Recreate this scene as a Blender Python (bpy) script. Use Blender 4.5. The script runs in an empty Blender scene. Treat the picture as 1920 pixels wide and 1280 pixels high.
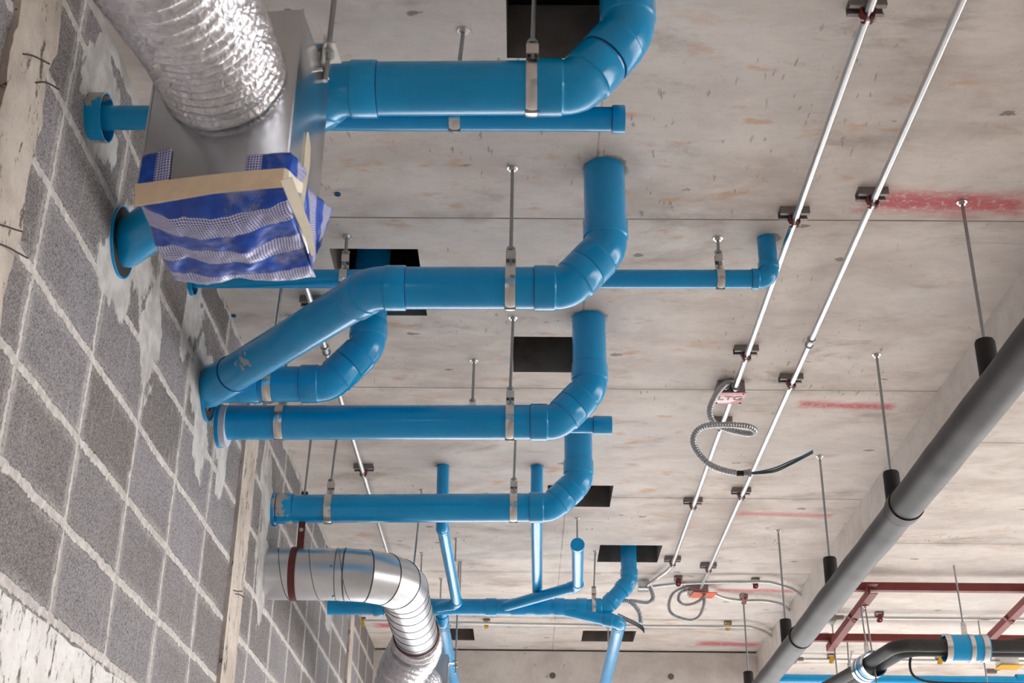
import bpy, math, random
from mathutils import Vector, Matrix, noise
V = Vector
random.seed(7)
SC = bpy.context.scene
COL = SC.collection

# ------------------------------------------------------------------ camera
FPX = 2480.0
TH = math.atan(1213 / FPX); RO = 0.012; PS = 0.0118
FW = V((-math.sin(PS) * math.cos(TH), math.cos(PS) * math.cos(TH), math.sin(TH)))
_r0 = V((math.cos(PS), math.sin(PS), 0)); _u0 = _r0.cross(FW)
RT = (_r0 * math.cos(RO) + _u0 * math.sin(RO)).normalized(); UP = RT.cross(FW).normalized()
cam = bpy.data.cameras.new('camera'); camo = bpy.data.objects.new('camera', cam); COL.objects.link(camo)
camo.matrix_world = Matrix((( RT.x, UP.x, -FW.x, 0), (RT.y, UP.y, -FW.y, 0), (RT.z, UP.z, -FW.z, 0), (0, 0, 0, 1)))
cam.sensor_width = 36; cam.lens = 36 * FPX / 1920; cam.clip_start = 0.05; cam.clip_end = 200
cam.dof.use_dof = True; cam.dof.focus_distance = 4.2; cam.dof.aperture_fstop = 10
SC.camera = camo

# ------------------------------------------------------------------ world, lights, exposure
W = bpy.data.worlds.new('world'); SC.world = W; W.use_nodes = True
wn = W.node_tree; wn.nodes.clear()
wo = wn.nodes.new('ShaderNodeOutputWorld'); bg = wn.nodes.new('ShaderNodeBackground')
tc = wn.nodes.new('ShaderNodeTexCoord'); sx = wn.nodes.new('ShaderNodeSeparateXYZ'); cr = wn.nodes.new('ShaderNodeValToRGB')
wn.links.new(tc.outputs['Generated'], sx.inputs[0]); wn.links.new(sx.outputs['Z'], cr.inputs[0])
cr.color_ramp.elements[0].color = (1.0, 0.965, 0.93, 1); cr.color_ramp.elements[0].position = 0.0
cr.color_ramp.elements[1].color = (0.85, 0.92, 1.0, 1); cr.color_ramp.elements[1].position = 0.6
wn.links.new(cr.outputs[0], bg.inputs[0]); bg.inputs[1].default_value = 3.2
wn.links.new(bg.outputs[0], wo.inputs[0])
SC.view_settings.view_transform = 'Standard'; SC.view_settings.look = 'None'
SC.view_settings.gamma = 1; SC.view_settings.use_curve_mapping = False
SC.view_settings.exposure = 1.62

# ------------------------------------------------------------------ pixel -> place (on a real plane)
def ray(x, y): return FW + RT * ((x - 960) / FPX) + UP * ((640 - y) / FPX)
def Z(x, y, z): d = ray(x, y); return d * (z / d.z)
def PY(x, y, Y): d = ray(x, y); return d * (Y / d.y)
def PX(x, y, X): d = ray(x, y); return d * (X / d.x)

H = 1.98          # slab soffit above the camera
H2 = 1.78         # lower slab on the right
FLOOR = -1.5
XW = -0.97        # block wall face
XS = 1.507        # step between the two slabs
YF = 8.59         # face of the far beam

# ------------------------------------------------------------------ mesh helpers
ORG = {}
class MB:
    def __init__(s): s.v = []; s.f = []; s.m = []; s.uv = {}
    def vert(s, p): s.v.append(V(p)); return len(s.v) - 1
    def face(s, idx, m=0): s.f.append(tuple(idx)); s.m.append(m)
    def box(s, c, sz, rot=None, m=0, bev=0):
        c = V(c); h = V(sz) / 2; R = rot if rot else Matrix.Identity(3)
        k = []
        for z in (-1, 1):
            for y in (-1, 1):
                for x in (-1, 1): k.append(s.vert(c + R @ V((x * h.x, y * h.y, z * h.z))))
        for q in ((0, 2, 3, 1), (4, 5, 7, 6), (0, 1, 5, 4), (2, 6, 7, 3), (0, 4, 6, 2), (1, 3, 7, 5)): s.face([k[i] for i in q], m)
        return s
    def tube(s, pts, r, seg=20, m=0, caps=True, n0=None):
        pts = [V(p) for p in pts]; n = len(pts)
        rs = r if isinstance(r, (list, tuple)) else [r] * n
        T = []
        for i in range(n):
            a = i - 1
            while a > 0 and (pts[i] - pts[a]).length < 1e-6: a -= 1
            b = i + 1
            while b < n - 1 and (pts[b] - pts[i]).length < 1e-6: b += 1
            a = max(a, 0); b = min(b, n - 1)
            d0 = pts[i] - pts[a]; d1 = pts[b] - pts[i]
            d = V((0, 0, 0))
            if d0.length > 1e-6: d += d0.normalized()
            if d1.length > 1e-6: d += d1.normalized()
            if d.length < 1e-6: d = V((0, 0, 1))
            T.append(d.normalized())
        N = V(n0) if n0 else (V((0, 0, 1)) if abs(T[0].z) < 0.9 else V((1, 0, 0)))
        N = (N - T[0] * N.dot(T[0])).normalized(); rings = []
        for i in range(n):
            if i:
                q = T[i - 1].rotation_difference(T[i]); N = q @ N; N = (N - T[i] * N.dot(T[i])).normalized()
            B = T[i].cross(N); ring = []
            for k in range(seg):
                a = 2 * math.pi * k / seg
                ring.append(s.vert(pts[i] + (N * math.cos(a) + B * math.sin(a)) * rs[i]))
            rings.append(ring)
        for i in range(n - 1):
            for k in range(seg):
                k2 = (k + 1) % seg; s.face((rings[i][k], rings[i][k2], rings[i + 1][k2], rings[i + 1][k]), m)
        if caps:
            s.face(rings[0][::-1], m); s.face(rings[-1], m)
        return s
    def ring(s, c, ax, ri, ro, h, seg=32, m=0):     # short hollow cylinder, c at one end
        c = V(c); ax = V(ax).normalized(); N = V((0, 0, 1)) if abs(ax.z) < .9 else V((1, 0, 0)); N = (N - ax * N.dot(ax)).normalized(); B = ax.cross(N)
        R = []
        for rr, hh in ((ri, 0), (ro, 0), (ro, h), (ri, h)):
            R.append([s.vert(c + ax * hh + (N * math.cos(2 * math.pi * k / seg) + B * math.sin(2 * math.pi * k / seg)) * rr) for k in range(seg)])
        for j in range(4):
            a, b = R[j], R[(j + 1) % 4]
            for k in range(seg): s.face((a[k], a[(k + 1) % seg], b[(k + 1) % seg], b[k]), m)
        return s
    def ribbon(s, pts, w, side, th=0.001, m=0):      # flat strip along pts; side = width direction(s)
        n = len(pts); rows = []
        for i in range(n):
            sd = V(side[i]) if isinstance(side, list) else V(side)
            a = V(pts[max(i - 1, 0)]); b = V(pts[min(i + 1, n - 1)]); t = (b - a).normalized()
            sd = (sd - t * sd.dot(t)).normalized(); nn = t.cross(sd).normalized()
            ww = w[i] if isinstance(w, list) else w; p = V(pts[i])
            rows.append([s.vert(p + sd * ww / 2 + nn * th / 2), s.vert(p - sd * ww / 2 + nn * th / 2), s.vert(p - sd * ww / 2 - nn * th / 2), s.vert(p + sd * ww / 2 - nn * th / 2)])
        for i in range(n - 1):
            for k in range(4): s.face((rows[i][k], rows[i][(k + 1) % 4], rows[i + 1][(k + 1) % 4], rows[i + 1][k]), m)
        s.face(rows[0][::-1], m); s.face(rows[-1], m); return s
    def build(s, name, mats, parent=None, smooth=True, ang=35, bevel=0, loc=None, uv=None):
        L = ORG[parent.name] if parent else (V(loc) if loc else V((0, 0, 0)))
        me = bpy.data.meshes.new(name); me.from_pydata([tuple(p - L) for p in s.v], [], s.f)
        if not isinstance(mats, (list, tuple)): mats = [mats]
        for mt in mats: me.materials.append(mt)
        me.polygons.foreach_set('material_index', s.m)
        if uv:
            ul = me.uv_layers.new(name='UVMap')
            for li, lp in enumerate(me.loops): ul.data[li].uv = uv[lp.vertex_index]
        me.validate(); me.update()
        import bmesh
        bm = bmesh.new(); bm.from_mesh(me); bmesh.ops.recalc_face_normals(bm, faces=bm.faces)
        if bevel: bmesh.ops.bevel(bm, geom=[e for e in bm.edges if e.is_manifold and e.calc_face_angle(0) > 0.6], offset=bevel, segments=2, affect='EDGES', profile=0.6)
        bm.to_mesh(me); bm.free()
        if smooth:
            me.shade_smooth(); me.set_sharp_from_angle(angle=math.radians(ang))
        o = bpy.data.objects.new(name, me); COL.objects.link(o)
        if parent: o.parent = parent; ORG[o.name] = L
        else: o.location = L; ORG[o.name] = L
        return o

def tag(o, label, cat, group=None, kind=None):
    if kind: o['kind'] = kind
    if label: o['label'] = label
    if cat: o['category'] = cat
    if group: o['group'] = group
    return o
def thing(name, loc, label, cat, group=None):
    o = bpy.data.objects.new(name, None); o.empty_display_size = 0.05; COL.objects.link(o); o.location = V(loc); ORG[o.name] = V(loc)
    return tag(o, label, cat, group)
def struct(mb, name, mats, **k):
    o = mb.build(name, mats, **k); o['kind'] = 'structure'; return o
def part(mb, name, mats, parent, label=None, **k):
    o = mb.build(name, mats, parent, **k)
    if label: o['label'] = label
    return o

def arc(C, d0, d1, t, n=8):
    C = V(C); d0 = V(d0).normalized(); d1 = V(d1).normalized(); c = max(-1, min(1, d0.dot(d1))); th = math.acos(c)
    if th < 1e-3: return [C]
    nr = (d1 - d0 * c).normalized(); R = t / math.tan(th / 2); ce = C - d0 * t + nr * R
    return [ce - nr * R * math.cos(th * i / n) + d0 * R * math.sin(th * i / n) for i in range(n + 1)]
def fillet(pts, t, n=8):
    pts = [V(p) for p in pts]; out = [pts[0]]
    for i in range(1, len(pts) - 1):
        tt = t[i] if isinstance(t, dict) and i in t else (t if not isinstance(t, dict) else .05)
        out += arc(pts[i], pts[i] - pts[i - 1], pts[i + 1] - pts[i], tt, n)
    return out + [pts[-1]]
def spline(pts, n=8):
    pts = [V(p) for p in pts]; P = [pts[0] * 2 - pts[1]] + pts + [pts[-1] * 2 - pts[-2]]; out = []
    for i in range(1, len(P) - 2):
        for k in range(n):
            t = k / n; a, b, c, d = P[i - 1:i + 3]
            out.append(0.5 * (2 * b + (c - a) * t + (2 * a - 5 * b + 4 * c - d) * t * t + (3 * b - a - 3 * c + d) * t ** 3))
    return out + [pts[-1]]
def resample(pts, step):
    out = [pts[0].copy()]; acc = 0
    for a, b in zip(pts, pts[1:]):
        L = (b - a).length; p = step - acc
        while p <= L: out.append(a + (b - a) * (p / L)); p += step
        acc = (acc + L) % step if L > 0 else acc
    return out

# ------------------------------------------------------------------ materials
def mat(name):
    m = bpy.data.materials.new(name); m.use_nodes = True; nt = m.node_tree; nt.nodes.clear()
    o = nt.nodes.new('ShaderNodeOutputMaterial'); b = nt.nodes.new('ShaderNodeBsdfPrincipled'); nt.links.new(b.outputs[0], o.inputs[0])
    return m, nt, b
class G:     # tiny node-graph writer
    def __init__(s, nt): s.nt = nt
    def n(s, t, **k):
        x = s.nt.nodes.new(t)
        for a, b in k.items(): setattr(x, a, b)
        return x
    def set(s, sock, v):
        if isinstance(v, bpy.types.NodeSocket): s.nt.links.new(v, sock)
        elif v is not None: sock.default_value = v
    def math(s, op, a, b=None, c=None, clamp=False):
        x = s.n('ShaderNodeMath', operation=op, use_clamp=clamp); s.set(x.inputs[0], a); s.set(x.inputs[1], b); s.set(x.inputs[2], c); return x.outputs[0]
    def mix(s, f, a, b, mode='MIX'):
        x = s.n('ShaderNodeMix', data_type='RGBA', blend_type=mode); s.set(x.inputs[0], f); s.set(x.inputs[6], a); s.set(x.inputs[7], b); return x.outputs[2]
    def noise(s, vec, sc, det=3, ro=.55, dist=0):
        x = s.n('ShaderNodeTexNoise'); s.set(x.inputs['Vector'], vec); x.inputs['Scale'].default_value = sc; x.inputs['Detail'].default_value = det
        x.inputs['Roughness'].default_value = ro; x.inputs['Distortion'].default_value = dist; return x.outputs[0]
    def ramp(s, f, a, b): # smoothstep a..b -> 0..1
        x = s.n('ShaderNodeMapRange', interpolation_type='SMOOTHSTEP'); s.set(x.inputs[0], f); x.inputs[1].default_value = a; x.inputs[2].default_value = b; return x.outputs[0]
    def obj(s): return s.n('ShaderNodeTexCoord').outputs['Object']
    def xyz(s, v): x = s.n('ShaderNodeSeparateXYZ'); s.set(x.inputs[0], v); return x.outputs
    def comb(s, a, b, c=0.0): x = s.n('ShaderNodeCombineXYZ'); s.set(x.inputs[0], a); s.set(x.inputs[1], b); s.set(x.inputs[2], c); return x.outputs[0]
    def scale(s, v, sc): x = s.n('ShaderNodeVectorMath', operation='MULTIPLY'); s.set(x.inputs[0], v); x.inputs[1].default_value = sc; return x.outputs[0]
    def bump(s, h, st, dist=.005): x = s.n('ShaderNodeBump'); s.set(x.inputs['Height'], h); x.inputs['Strength'].default_value = st; x.inputs['Distance'].default_value = dist; return x.outputs[0]
def lin(r, g, b):
    f = lambda c: (c / 255 / 12.92) if c / 255 <= .04045 else ((c / 255 + .055) / 1.055) ** 2.4
    return (f(r), f(g), f(b), 1)

def simple(name, col, rough=.5, metal=0, var=.12, vsc=30, bump=0.0, coat=0, spec=.5):
    m, nt, b = mat(name); g = G(nt); o = g.obj(); nz = g.noise(o, vsc, 4)
    c2 = tuple(max(0, c * (1 - var)) for c in col[:3]) + (1,)
    nt.links.new(g.mix(g.ramp(nz, .3, .7), col, c2), b.inputs['Base Color'])
    nt.links.new(g.math('MULTIPLY_ADD', nz, .12, rough - .06), b.inputs['Roughness']); b.inputs['Metallic'].default_value = metal
    b.inputs['Coat Weight'].default_value = coat; b.inputs['Coat Roughness'].default_value = .08; b.inputs['Specular IOR Level'].default_value = spec
    if bump: nt.links.new(g.bump(nz, bump, .002), b.inputs['Normal'])
    return m

def seg_mask(g, x, y, xc, yc, hx, hy, nz, amp=.02, soft=.012):
    dx = g.math('SUBTRACT', g.math('ABSOLUTE', g.math('SUBTRACT', x, xc)), hx)
    dy = g.math('SUBTRACT', g.math('ABSOLUTE', g.math('SUBTRACT', y, yc)), hy)
    d = g.math('MAXIMUM', dx, dy); d = g.math('ADD', d, g.math('MULTIPLY', g.math('SUBTRACT', nz, .5), amp * 4))
    return g.ramp(d, soft, -soft)
def ell_mask(g, x, y, xc, yc, rx, ry, nz, amp=.5, soft=.15):
    dx = g.math('DIVIDE', g.math('SUBTRACT', x, xc), rx); dy = g.math('DIVIDE', g.math('SUBTRACT', y, yc), ry)
    d = g.math('SQRT', g.math('ADD', g.math('MULTIPLY', dx, dx), g.math('MULTIPLY', dy, dy)))
    d = g.math('ADD', d, g.math('MULTIPLY', g.math('SUBTRACT', nz, .5), amp * 4)); return g.ramp(d, 1 + soft, 1 - soft)

def ceiling_mat(name, marks=(), rings=(), xj=.185, yj=3.246, dyj=1.192):
    m, nt, b = mat(name); g = G(nt); o = g.obj(); x, y, z = g.xyz(o)
    st = g.scale(o, (1, 1.7, 1)); big = g.noise(o, .9, 4, .6); mid = g.noise(st, 3.2, 6, .65, .3); fine = g.noise(g.scale(o, (14, 60, 30)), 1.6, 5, .6); grit = g.noise(o, 140, 3, .7)
    col = g.mix(g.ramp(mid, .32, .68), lin(206, 194, 185), lin(236, 226, 217))
    col = g.mix(g.math('MULTIPLY', g.ramp(big, .42, .62), .5), col, lin(222, 217, 213))
    col = g.mix(g.math('MULTIPLY', g.ramp(fine, .5, .75), .16), col, lin(165, 148, 136))
    sm = g.noise(g.scale(o, (1.2, 2.6, 1)), 2.1, 7, .7, .4)
    col = g.mix(g.math('MULTIPLY', g.ramp(sm, .53, .74), .6), col, lin(150, 136, 127))
    # form-board grain pits, small streaks along Y
    pit = g.noise(g.scale(o, (70, 16, 40)), 1.0, 2, .5); rg = g.noise(o, 1.7, 3)
    col = g.mix(g.math('MULTIPLY', g.math('MULTIPLY', g.ramp(pit, .66, .72), g.ramp(rg, .45, .62)), .55), col, lin(128, 116, 108))
    # dark specks and rust-coloured stains
    vo = g.n('ShaderNodeTexVoronoi'); g.set(vo.inputs['Vector'], g.scale(o, (1, 1.9, 1))); vo.inputs['Scale'].default_value = 3.4
    spk = g.math('ADD', vo.outputs['Distance'], g.math('MULTIPLY', g.math('SUBTRACT', g.noise(o, 45, 3), .5), .14))
    col = g.mix(g.math('MULTIPLY', g.ramp(spk, .085, .06), .7), col, lin(112, 103, 98))
    rus = g.math('MULTIPLY', g.ramp(g.noise(g.scale(o, (2.0, 4, 1)), 3.0, 5, .6), .57, .70), g.ramp(g.noise(o, .8, 2), .42, .58))
    col = g.mix(g.math('MULTIPLY', rus, .6), col, lin(208, 156, 104))
    col = g.mix(g.math('MULTIPLY', g.ramp(grit, .60, .72), .18), col, lin(120, 108, 100))
    # board joints
    nj = g.noise(o, 6, 3); yy = g.math('ADD', y, g.math('MULTIPLY', x, 0.0)); 
    fy = g.math('ABSOLUTE', g.math('SUBTRACT', g.math('FRACT', g.math('DIVIDE', g.math('SUBTRACT', yy, yj - dyj * 5.5), dyj)), .5))
    ly = g.ramp(g.math('ADD', fy, g.math('MULTIPLY', g.math('SUBTRACT', nj, .5), .004)), .0032, .0012)
    sy = g.math('MULTIPLY', g.ramp(fy, .05, .0), g.ramp(nj, .4, .7))
    fx = g.math('ABSOLUTE', g.math('SUBTRACT', x, xj)); lx = g.ramp(g.math('ADD', fx, g.math('MULTIPLY', g.math('SUBTRACT', nj, .5), .02)), .004, .001)
    col = g.mix(g.math('MULTIPLY', sy, .35), col, lin(130, 115, 102))
    col = g.mix(g.math('MULTIPLY', ly, .85), col, lin(98, 85, 75)); col = g.mix(g.math('MULTIPLY', lx, .45), col, lin(110, 98, 88))
    pn = g.noise(g.scale(o, (2.5, 8, 1)), 3.5, 4); pg = g.noise(o, 60, 4, .7)
    for (xc, yc, hx, hy, st_) in marks:
        k = seg_mask(g, x, g.math('ADD', y, g.math('MULTIPLY', g.math('SUBTRACT', x, xc), -.06)), xc, yc, hx, hy, pn, hy * .45, hy * .8)
        k = g.math('MULTIPLY', k, g.math('MULTIPLY', g.ramp(pg, .25, .5), st_)); col = g.mix(k, col, lin(205, 82, 94))
    for (xc, yc, r) in rings:   # cracked mortar where a pipe passes the slab
        k = ell_mask(g, x, y, xc, yc, r * 1.10, r * 1.14, g.noise(o, 50, 4), .13, .1); col = g.mix(g.math('MULTIPLY', k, .75), col, lin(98, 86, 78)); k2 = ell_mask(g, x, y, xc, yc, r * 1.9, r * 1.9, g.noise(o, 16, 4), .3, .5); col = g.mix(g.math('MULTIPLY', k2, .35), col, lin(168, 156, 146))
    nt.links.new(col, b.inputs['Base Color']); b.inputs['Roughness'].default_value = .82; b.inputs['Specular IOR Level'].default_value = .3
    hgt = g.math('ADD', g.math('MULTIPLY', mid, .6), g.math('ADD', g.math('MULTIPLY', ly, -.8), g.math('MULTIPLY', grit, .12)))
    nt.links.new(g.bump(hgt, .35, .006), b.inputs['Normal']); return m

def wall_mat(patches):
    m, nt, b = mat('concrete blockwork'); g = G(nt); o = g.obj(); x, y, z = g.xyz(o)
    n1 = g.noise(o, 9, 4, .6); n2 = g.noise(o, 38, 4, .65); n3 = g.noise(g.scale(o, (1, 1, 1)), 3.3, 4)
    wy = g.math('ADD', y, g.math('MULTIPLY', g.math('SUBTRACT', n1, .5), .022)); wy = g.math('ADD', wy, g.math('MULTIPLY', g.math('SUBTRACT', n2, .5), .016))
    wz = g.math('ADD', z, g.math('MULTIPLY', g.math('SUBTRACT', n1, .5), .018)); wz = g.math('ADD', wz, g.math('MULTIPLY', g.math('SUBTRACT', n2, .5), .016))
    uy = g.math('DIVIDE', g.math('SUBTRACT', wy, 2.272 - 3.94), .394); uz = g.math('DIVIDE', g.math('SUBTRACT', wz, .671 - 3.9), .195)
    ey = g.math('MULTIPLY', g.math('SUBTRACT', .5, g.math('ABSOLUTE', g.math('SUBTRACT', g.math('FRACT', uy), .5))), .394)
    ez = g.math('MULTIPLY', g.math('SUBTRACT', .5, g.math('ABSOLUTE', g.math('SUBTRACT', g.math('FRACT', uz), .5))), .195)
    e = g.math('MINIMUM', ey, ez)
    mort = g.ramp(g.math('ADD', g.math('MINIMUM', g.math('ADD', ey, .003), ez), g.math('MULTIPLY', g.math('SUBTRACT', g.noise(o, 95, 5, .8), .5), .026)), .0130, .0105)
    smear = g.math('MULTIPLY', g.math('MULTIPLY', g.ramp(e, .040, .008), g.ramp(n3, .38, .62)), g.ramp(g.noise(o, 130, 4, .8), .42, .58))
    smear = g.math('MAXIMUM', smear, g.math('MULTIPLY', g.math('MULTIPLY', g.ramp(ey, .034, .014), g.ramp(g.noise(g.scale(o, (1, 3, 1)), 5, 4), .36, .60)), g.ramp(g.noise(o, 150, 4, .8), .36, .56)))
    wn_ = g.n('ShaderNodeTexWhiteNoise', noise_dimensions='2D'); g.set(wn_.inputs['Vector'], g.comb(g.math('FLOOR', uy), g.math('FLOOR', uz)))
    cell = wn_.outputs[0]
    base = g.mix(cell, lin(122, 115, 110), lin(156, 152, 158)); base = g.mix(g.math('MULTIPLY', g.ramp(n3, .4, .7), .5), base, lin(116, 109, 104))
    grit = g.noise(o, 190, 4, .85); grit2 = g.noise(o, 420, 2, .7)
    base = g.mix(g.math('MULTIPLY', g.ramp(grit, .49, .58), .8), base, lin(64, 60, 60)); base = g.mix(g.math('MULTIPLY', g.ramp(grit2, .54, .62), .6), base, lin(205, 202, 204))
    # vertical scuffs of mortar and a few ochre stains
    scf = g.noise(g.scale(o, (1, 14, 1.6)), 2.2, 4, .6); base = g.mix(g.math('MULTIPLY', g.ramp(scf, .60, .74), .45), base, lin(188, 182, 178))
    base = g.mix(g.math('MULTIPLY', g.ramp(g.noise(o, 1.9, 4, .6), .66, .78), .4), base, lin(176, 132, 88))
    mc = g.mix(g.ramp(n2, .35, .7), lin(190, 184, 180), lin(222, 217, 213))
    mc = g.mix(g.math('MULTIPLY', g.ramp(grit, .6, .7), .4), mc, lin(150, 142, 136))
    col = g.mix(g.math('MULTIPLY', smear, .7), base, mc); col = g.mix(mort, col, mc)
    rag = g.noise(g.scale(o, (1, 1, .8)), 11, 5, .6); rag2 = g.math('MULTIPLY', g.noise(o, 120, 3), .1)
    pm = None
    for (yc, zc, ry, rz) in patches:
        k = ell_mask(g, y, z, yc, zc, ry, rz, rag, .55, .08); pm = k if pm is None else g.math('MAXIMUM', pm, k)
    pc = g.mix(g.ramp(g.noise(o, 14, 5), .4, .65), lin(214, 212, 209), lin(188, 184, 180)); col = g.mix(g.math('MULTIPLY', pm, .93), col, pc)
    nt.links.new(col, b.inputs['Base Color']); b.inputs['Roughness'].default_value = .93; b.inputs['Specular IOR Level'].default_value = .2
    hg = g.math('ADD', g.math('MULTIPLY', g.math('MAXIMUM', mort, pm), .8), g.math('ADD', g.math('MULTIPLY', grit, .45), g.math('MULTIPLY', n2, .5)))
    nt.links.new(g.bump(hg, 1.0, .006), b.inputs['Normal']); return m

def conc(name, c1, c2, rough=.85, spots=.5, th=.64):
    m, nt, b = mat(name); g = G(nt); o = g.obj(); n = g.noise(o, 5, 6, .65); f = g.noise(o, 90, 4, .7)
    col = g.mix(g.ramp(n, .35, .65), c1, c2); sp = g.noise(g.scale(o, (1, 2.0, .8)), 15, 7, .8)
    col = g.mix(g.math('MULTIPLY', g.ramp(sp, th, th + .04), spots), col, lin(96, 88, 82)); col = g.mix(g.math('MULTIPLY', g.ramp(f, .55, .7), .35), col, lin(140, 130, 122))
    nt.links.new(col, b.inputs['Base Color']); b.inputs['Roughness'].default_value = rough
    nt.links.new(g.bump(g.math('SUBTRACT', g.math('ADD', n, g.math('MULTIPLY', f, .3)), g.ramp(sp, th, th + .04)), .7, .006), b.inputs['Normal']); return m

def pvc(name, col=(0.0, 0.30, 0.64, 1), smears=(), thr=None):
    m, nt, b = mat(name); g = G(nt); o = g.obj(); n = g.noise(o, 7, 4); f = g.noise(o, 60, 4, .7)
    c = g.mix(g.ramp(n, .3, .7), col, (col[0], col[1] * 1.12, col[2] * 1.1, 1))
    c = g.mix(g.math('MULTIPLY', g.ramp(g.noise(o, 24, 6, .75), .66, .74), .35), c, (0.0, .1, .2, 1))
    rough = g.math('MULTIPLY_ADD', f, .10, .19)
    k = None
    if thr is not None: k = g.ramp(g.noise(g.scale(o, (1, 1, .8)), 16, 4, .55), thr, thr + .015)
    for (p, r) in smears:
        pos = g.n('ShaderNodeNewGeometry').outputs['Position']; d = g.n('ShaderNodeVectorMath', operation='DISTANCE'); g.set(d.inputs[0], pos); d.inputs[1].default_value = p
        q = g.math('ADD', d.outputs['Value'], g.math('MULTIPLY', g.math('SUBTRACT', g.noise(pos, 38, 3), .5), r * 3.2)); q = g.ramp(q, r * .75, r * .65); k = q if k is None else g.math('MAXIMUM', k, q)
    if k is not None:
        c = g.mix(k, c, lin(178, 172, 166)); rough = g.math('MULTIPLY_ADD', k, .6, rough)
    nt.links.new(c, b.inputs['Base Color']); nt.links.new(rough, b.inputs['Roughness'])
    b.inputs['IOR'].default_value = 1.5; b.inputs['Coat Weight'].default_value = .35; b.inputs['Coat Roughness'].default_value = .14; b.inputs['Specular IOR Level'].default_value = .32
    return m

def foil(name, bumpst=.36):
    m, nt, b = mat(name); g = G(nt); o = g.obj(); vo = g.n('ShaderNodeTexVoronoi', feature='F1'); g.set(vo.inputs['Vector'], g.comb(*[g.math('ADD', q, g.math('MULTIPLY', g.noise(o, 22, 3), .05)) for q in g.xyz(o)])); vo.inputs['Scale'].default_value = 85
    n = g.noise(o, 48, 4, .65, .6); h = g.math('ADD', vo.outputs['Distance'], g.math('MULTIPLY', n, 1.2))
    nt.links.new(g.mix(g.ramp(n, .4, .6), (.72, .71, .75, 1), (.60, .60, .64, 1)), b.inputs['Base Color']); b.inputs['Metallic'].default_value = .92; b.inputs['Roughness'].default_value = .34
    nt.links.new(g.bump(h, bumpst, .006), b.inputs['Normal']); return m

def galv(name, col=(.66, .68, .70, 1), rough=.32, bm=.05):
    m, nt, b = mat(name); g = G(nt); o = g.obj(); n = g.noise(o, 18, 5, .6); s = g.noise(g.scale(o, (3, 3, 60)), 2, 3)
    nt.links.new(g.mix(g.ramp(n, .3, .7), col, tuple(c * .92 for c in col[:3]) + (1,)), b.inputs['Base Color'])
    b.inputs['Metallic'].default_value = 1; nt.links.new(g.math('MULTIPLY_ADD', n, .1, rough - .05), b.inputs['Roughness'])
    nt.links.new(g.bump(g.math('ADD', n, g.math('MULTIPLY', s, .2)), bm, .004), b.inputs['Normal']); return m

def woven(name, axis):     # striped woven plastic: solid blue bands and blue/white check bands, bands across 'axis' of UV
    m, nt, b = mat(name); g = G(nt); uv = g.n('ShaderNodeTexCoord').outputs['UV']; u, v, _ = g.xyz(uv)
    a, c = (v, u) if axis == 'v' else (u, v)
    wob = g.math('MULTIPLY', g.math('SUBTRACT', g.noise(uv, 9, 3), .5), .012)
    band = g.ramp(g.math('ADD', g.math('ABSOLUTE', g.math('SUBTRACT', g.math('FRACT', g.math('ADD', g.math('DIVIDE', a, .095), wob)), .5)), 0.0), .255, .235)
    ck = g.n('ShaderNodeTexChecker'); r = g.n('ShaderNodeVectorRotate', rotation_type='Z_AXIS'); g.set(r.inputs['Vector'], uv); r.inputs['Angle'].default_value = .785; g.set(ck.inputs['Vector'], r.outputs[0]); ck.inputs['Scale'].default_value = 300
    chk = g.mix(ck.outputs['Fac'], lin(32, 70, 175), lin(226, 222, 232)); blue = g.mix(g.ramp(g.noise(uv, 30, 4), .4, .7), lin(0, 64, 170), lin(4, 92, 215))
    col = g.mix(band, blue, chk); dust = g.math('MULTIPLY', g.ramp(g.noise(uv, 9, 5, .65), .52, .68), .45); col = g.mix(dust, col, lin(200, 205, 225))
    nt.links.new(col, b.inputs['Base Color']); b.inputs['Roughness'].default_value = .33; b.inputs['Coat Weight'].default_value = .3; b.inputs['Coat Roughness'].default_value = .2
    nt.links.new(g.bump(g.math('ADD', g.noise(uv, 16, 5, .6), g.math('MULTIPLY', ck.outputs['Fac'], .04)), .5, .006), b.inputs['Normal']); return m

M_PVC = pvc('blue pvc')
M_PVC_S = pvc('blue pvc with plaster smears', thr=.53)
M_GLUE = simple('dark blue pipe primer', (.002, .03, .22, 1), .35)
M_ROD = galv('zinc plated threaded rod', (.38, .40, .41, 1), .36)
M_ZINC = galv('bright zinc clamp', (.74, .72, .70, 1), .24)
M_GALV = galv('galvanised sheet', (.62, .64, .66, 1), .22, .02)
M_DUCT = galv('spiral duct steel', (.70, .72, .75, 1), .30)
M_RIB = simple('dark duct seam', (.10, .10, .11, 1), .5, .6)
M_EMT = galv('conduit steel', (.62, .62, .62, 1), .30)
M_STRUT = simple('grey painted strut', lin(140, 132, 130), .5, .3)
M_RED = simple('dark red painted clamp', lin(128, 26, 26), .45, 0, .3)
M_ORANGE = simple('orange red clamp', lin(205, 70, 30), .45)
M_YEL = simple('yellow clamp', lin(222, 170, 12), .45)
M_BLACK = simple('black rubber', lin(30, 29, 30), .7, bump=.2)
M_INSUL = simple('black foam insulation', lin(52, 50, 52), .62, 0, .2, 60, .15)
M_WRAP = simple('grey wrapped pipe jacket', lin(60, 55, 55), .50, 0.0, .2, 9, .15, 0, .35)
M_STEELRED = simple('red oxide primed steel', lin(128, 48, 44), .55, 0, .18, 12, .1)
M_FLEX = galv('grey flexible conduit', (.46, .47, .49, 1), .33)
M_FOIL = foil('aluminium foil duct')
M_FOIL2 = foil('pale foil duct', .4)
M_TAPE = simple('cream fibre tape', lin(252, 226, 192), .6, 0, .10, 40, .2)
M_TAPE2 = simple('white fibre tape', lin(236, 228, 208), .6, 0, .08, 40, .2)
M_WBAG = woven('woven plastic cross stripes', 'v')
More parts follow.
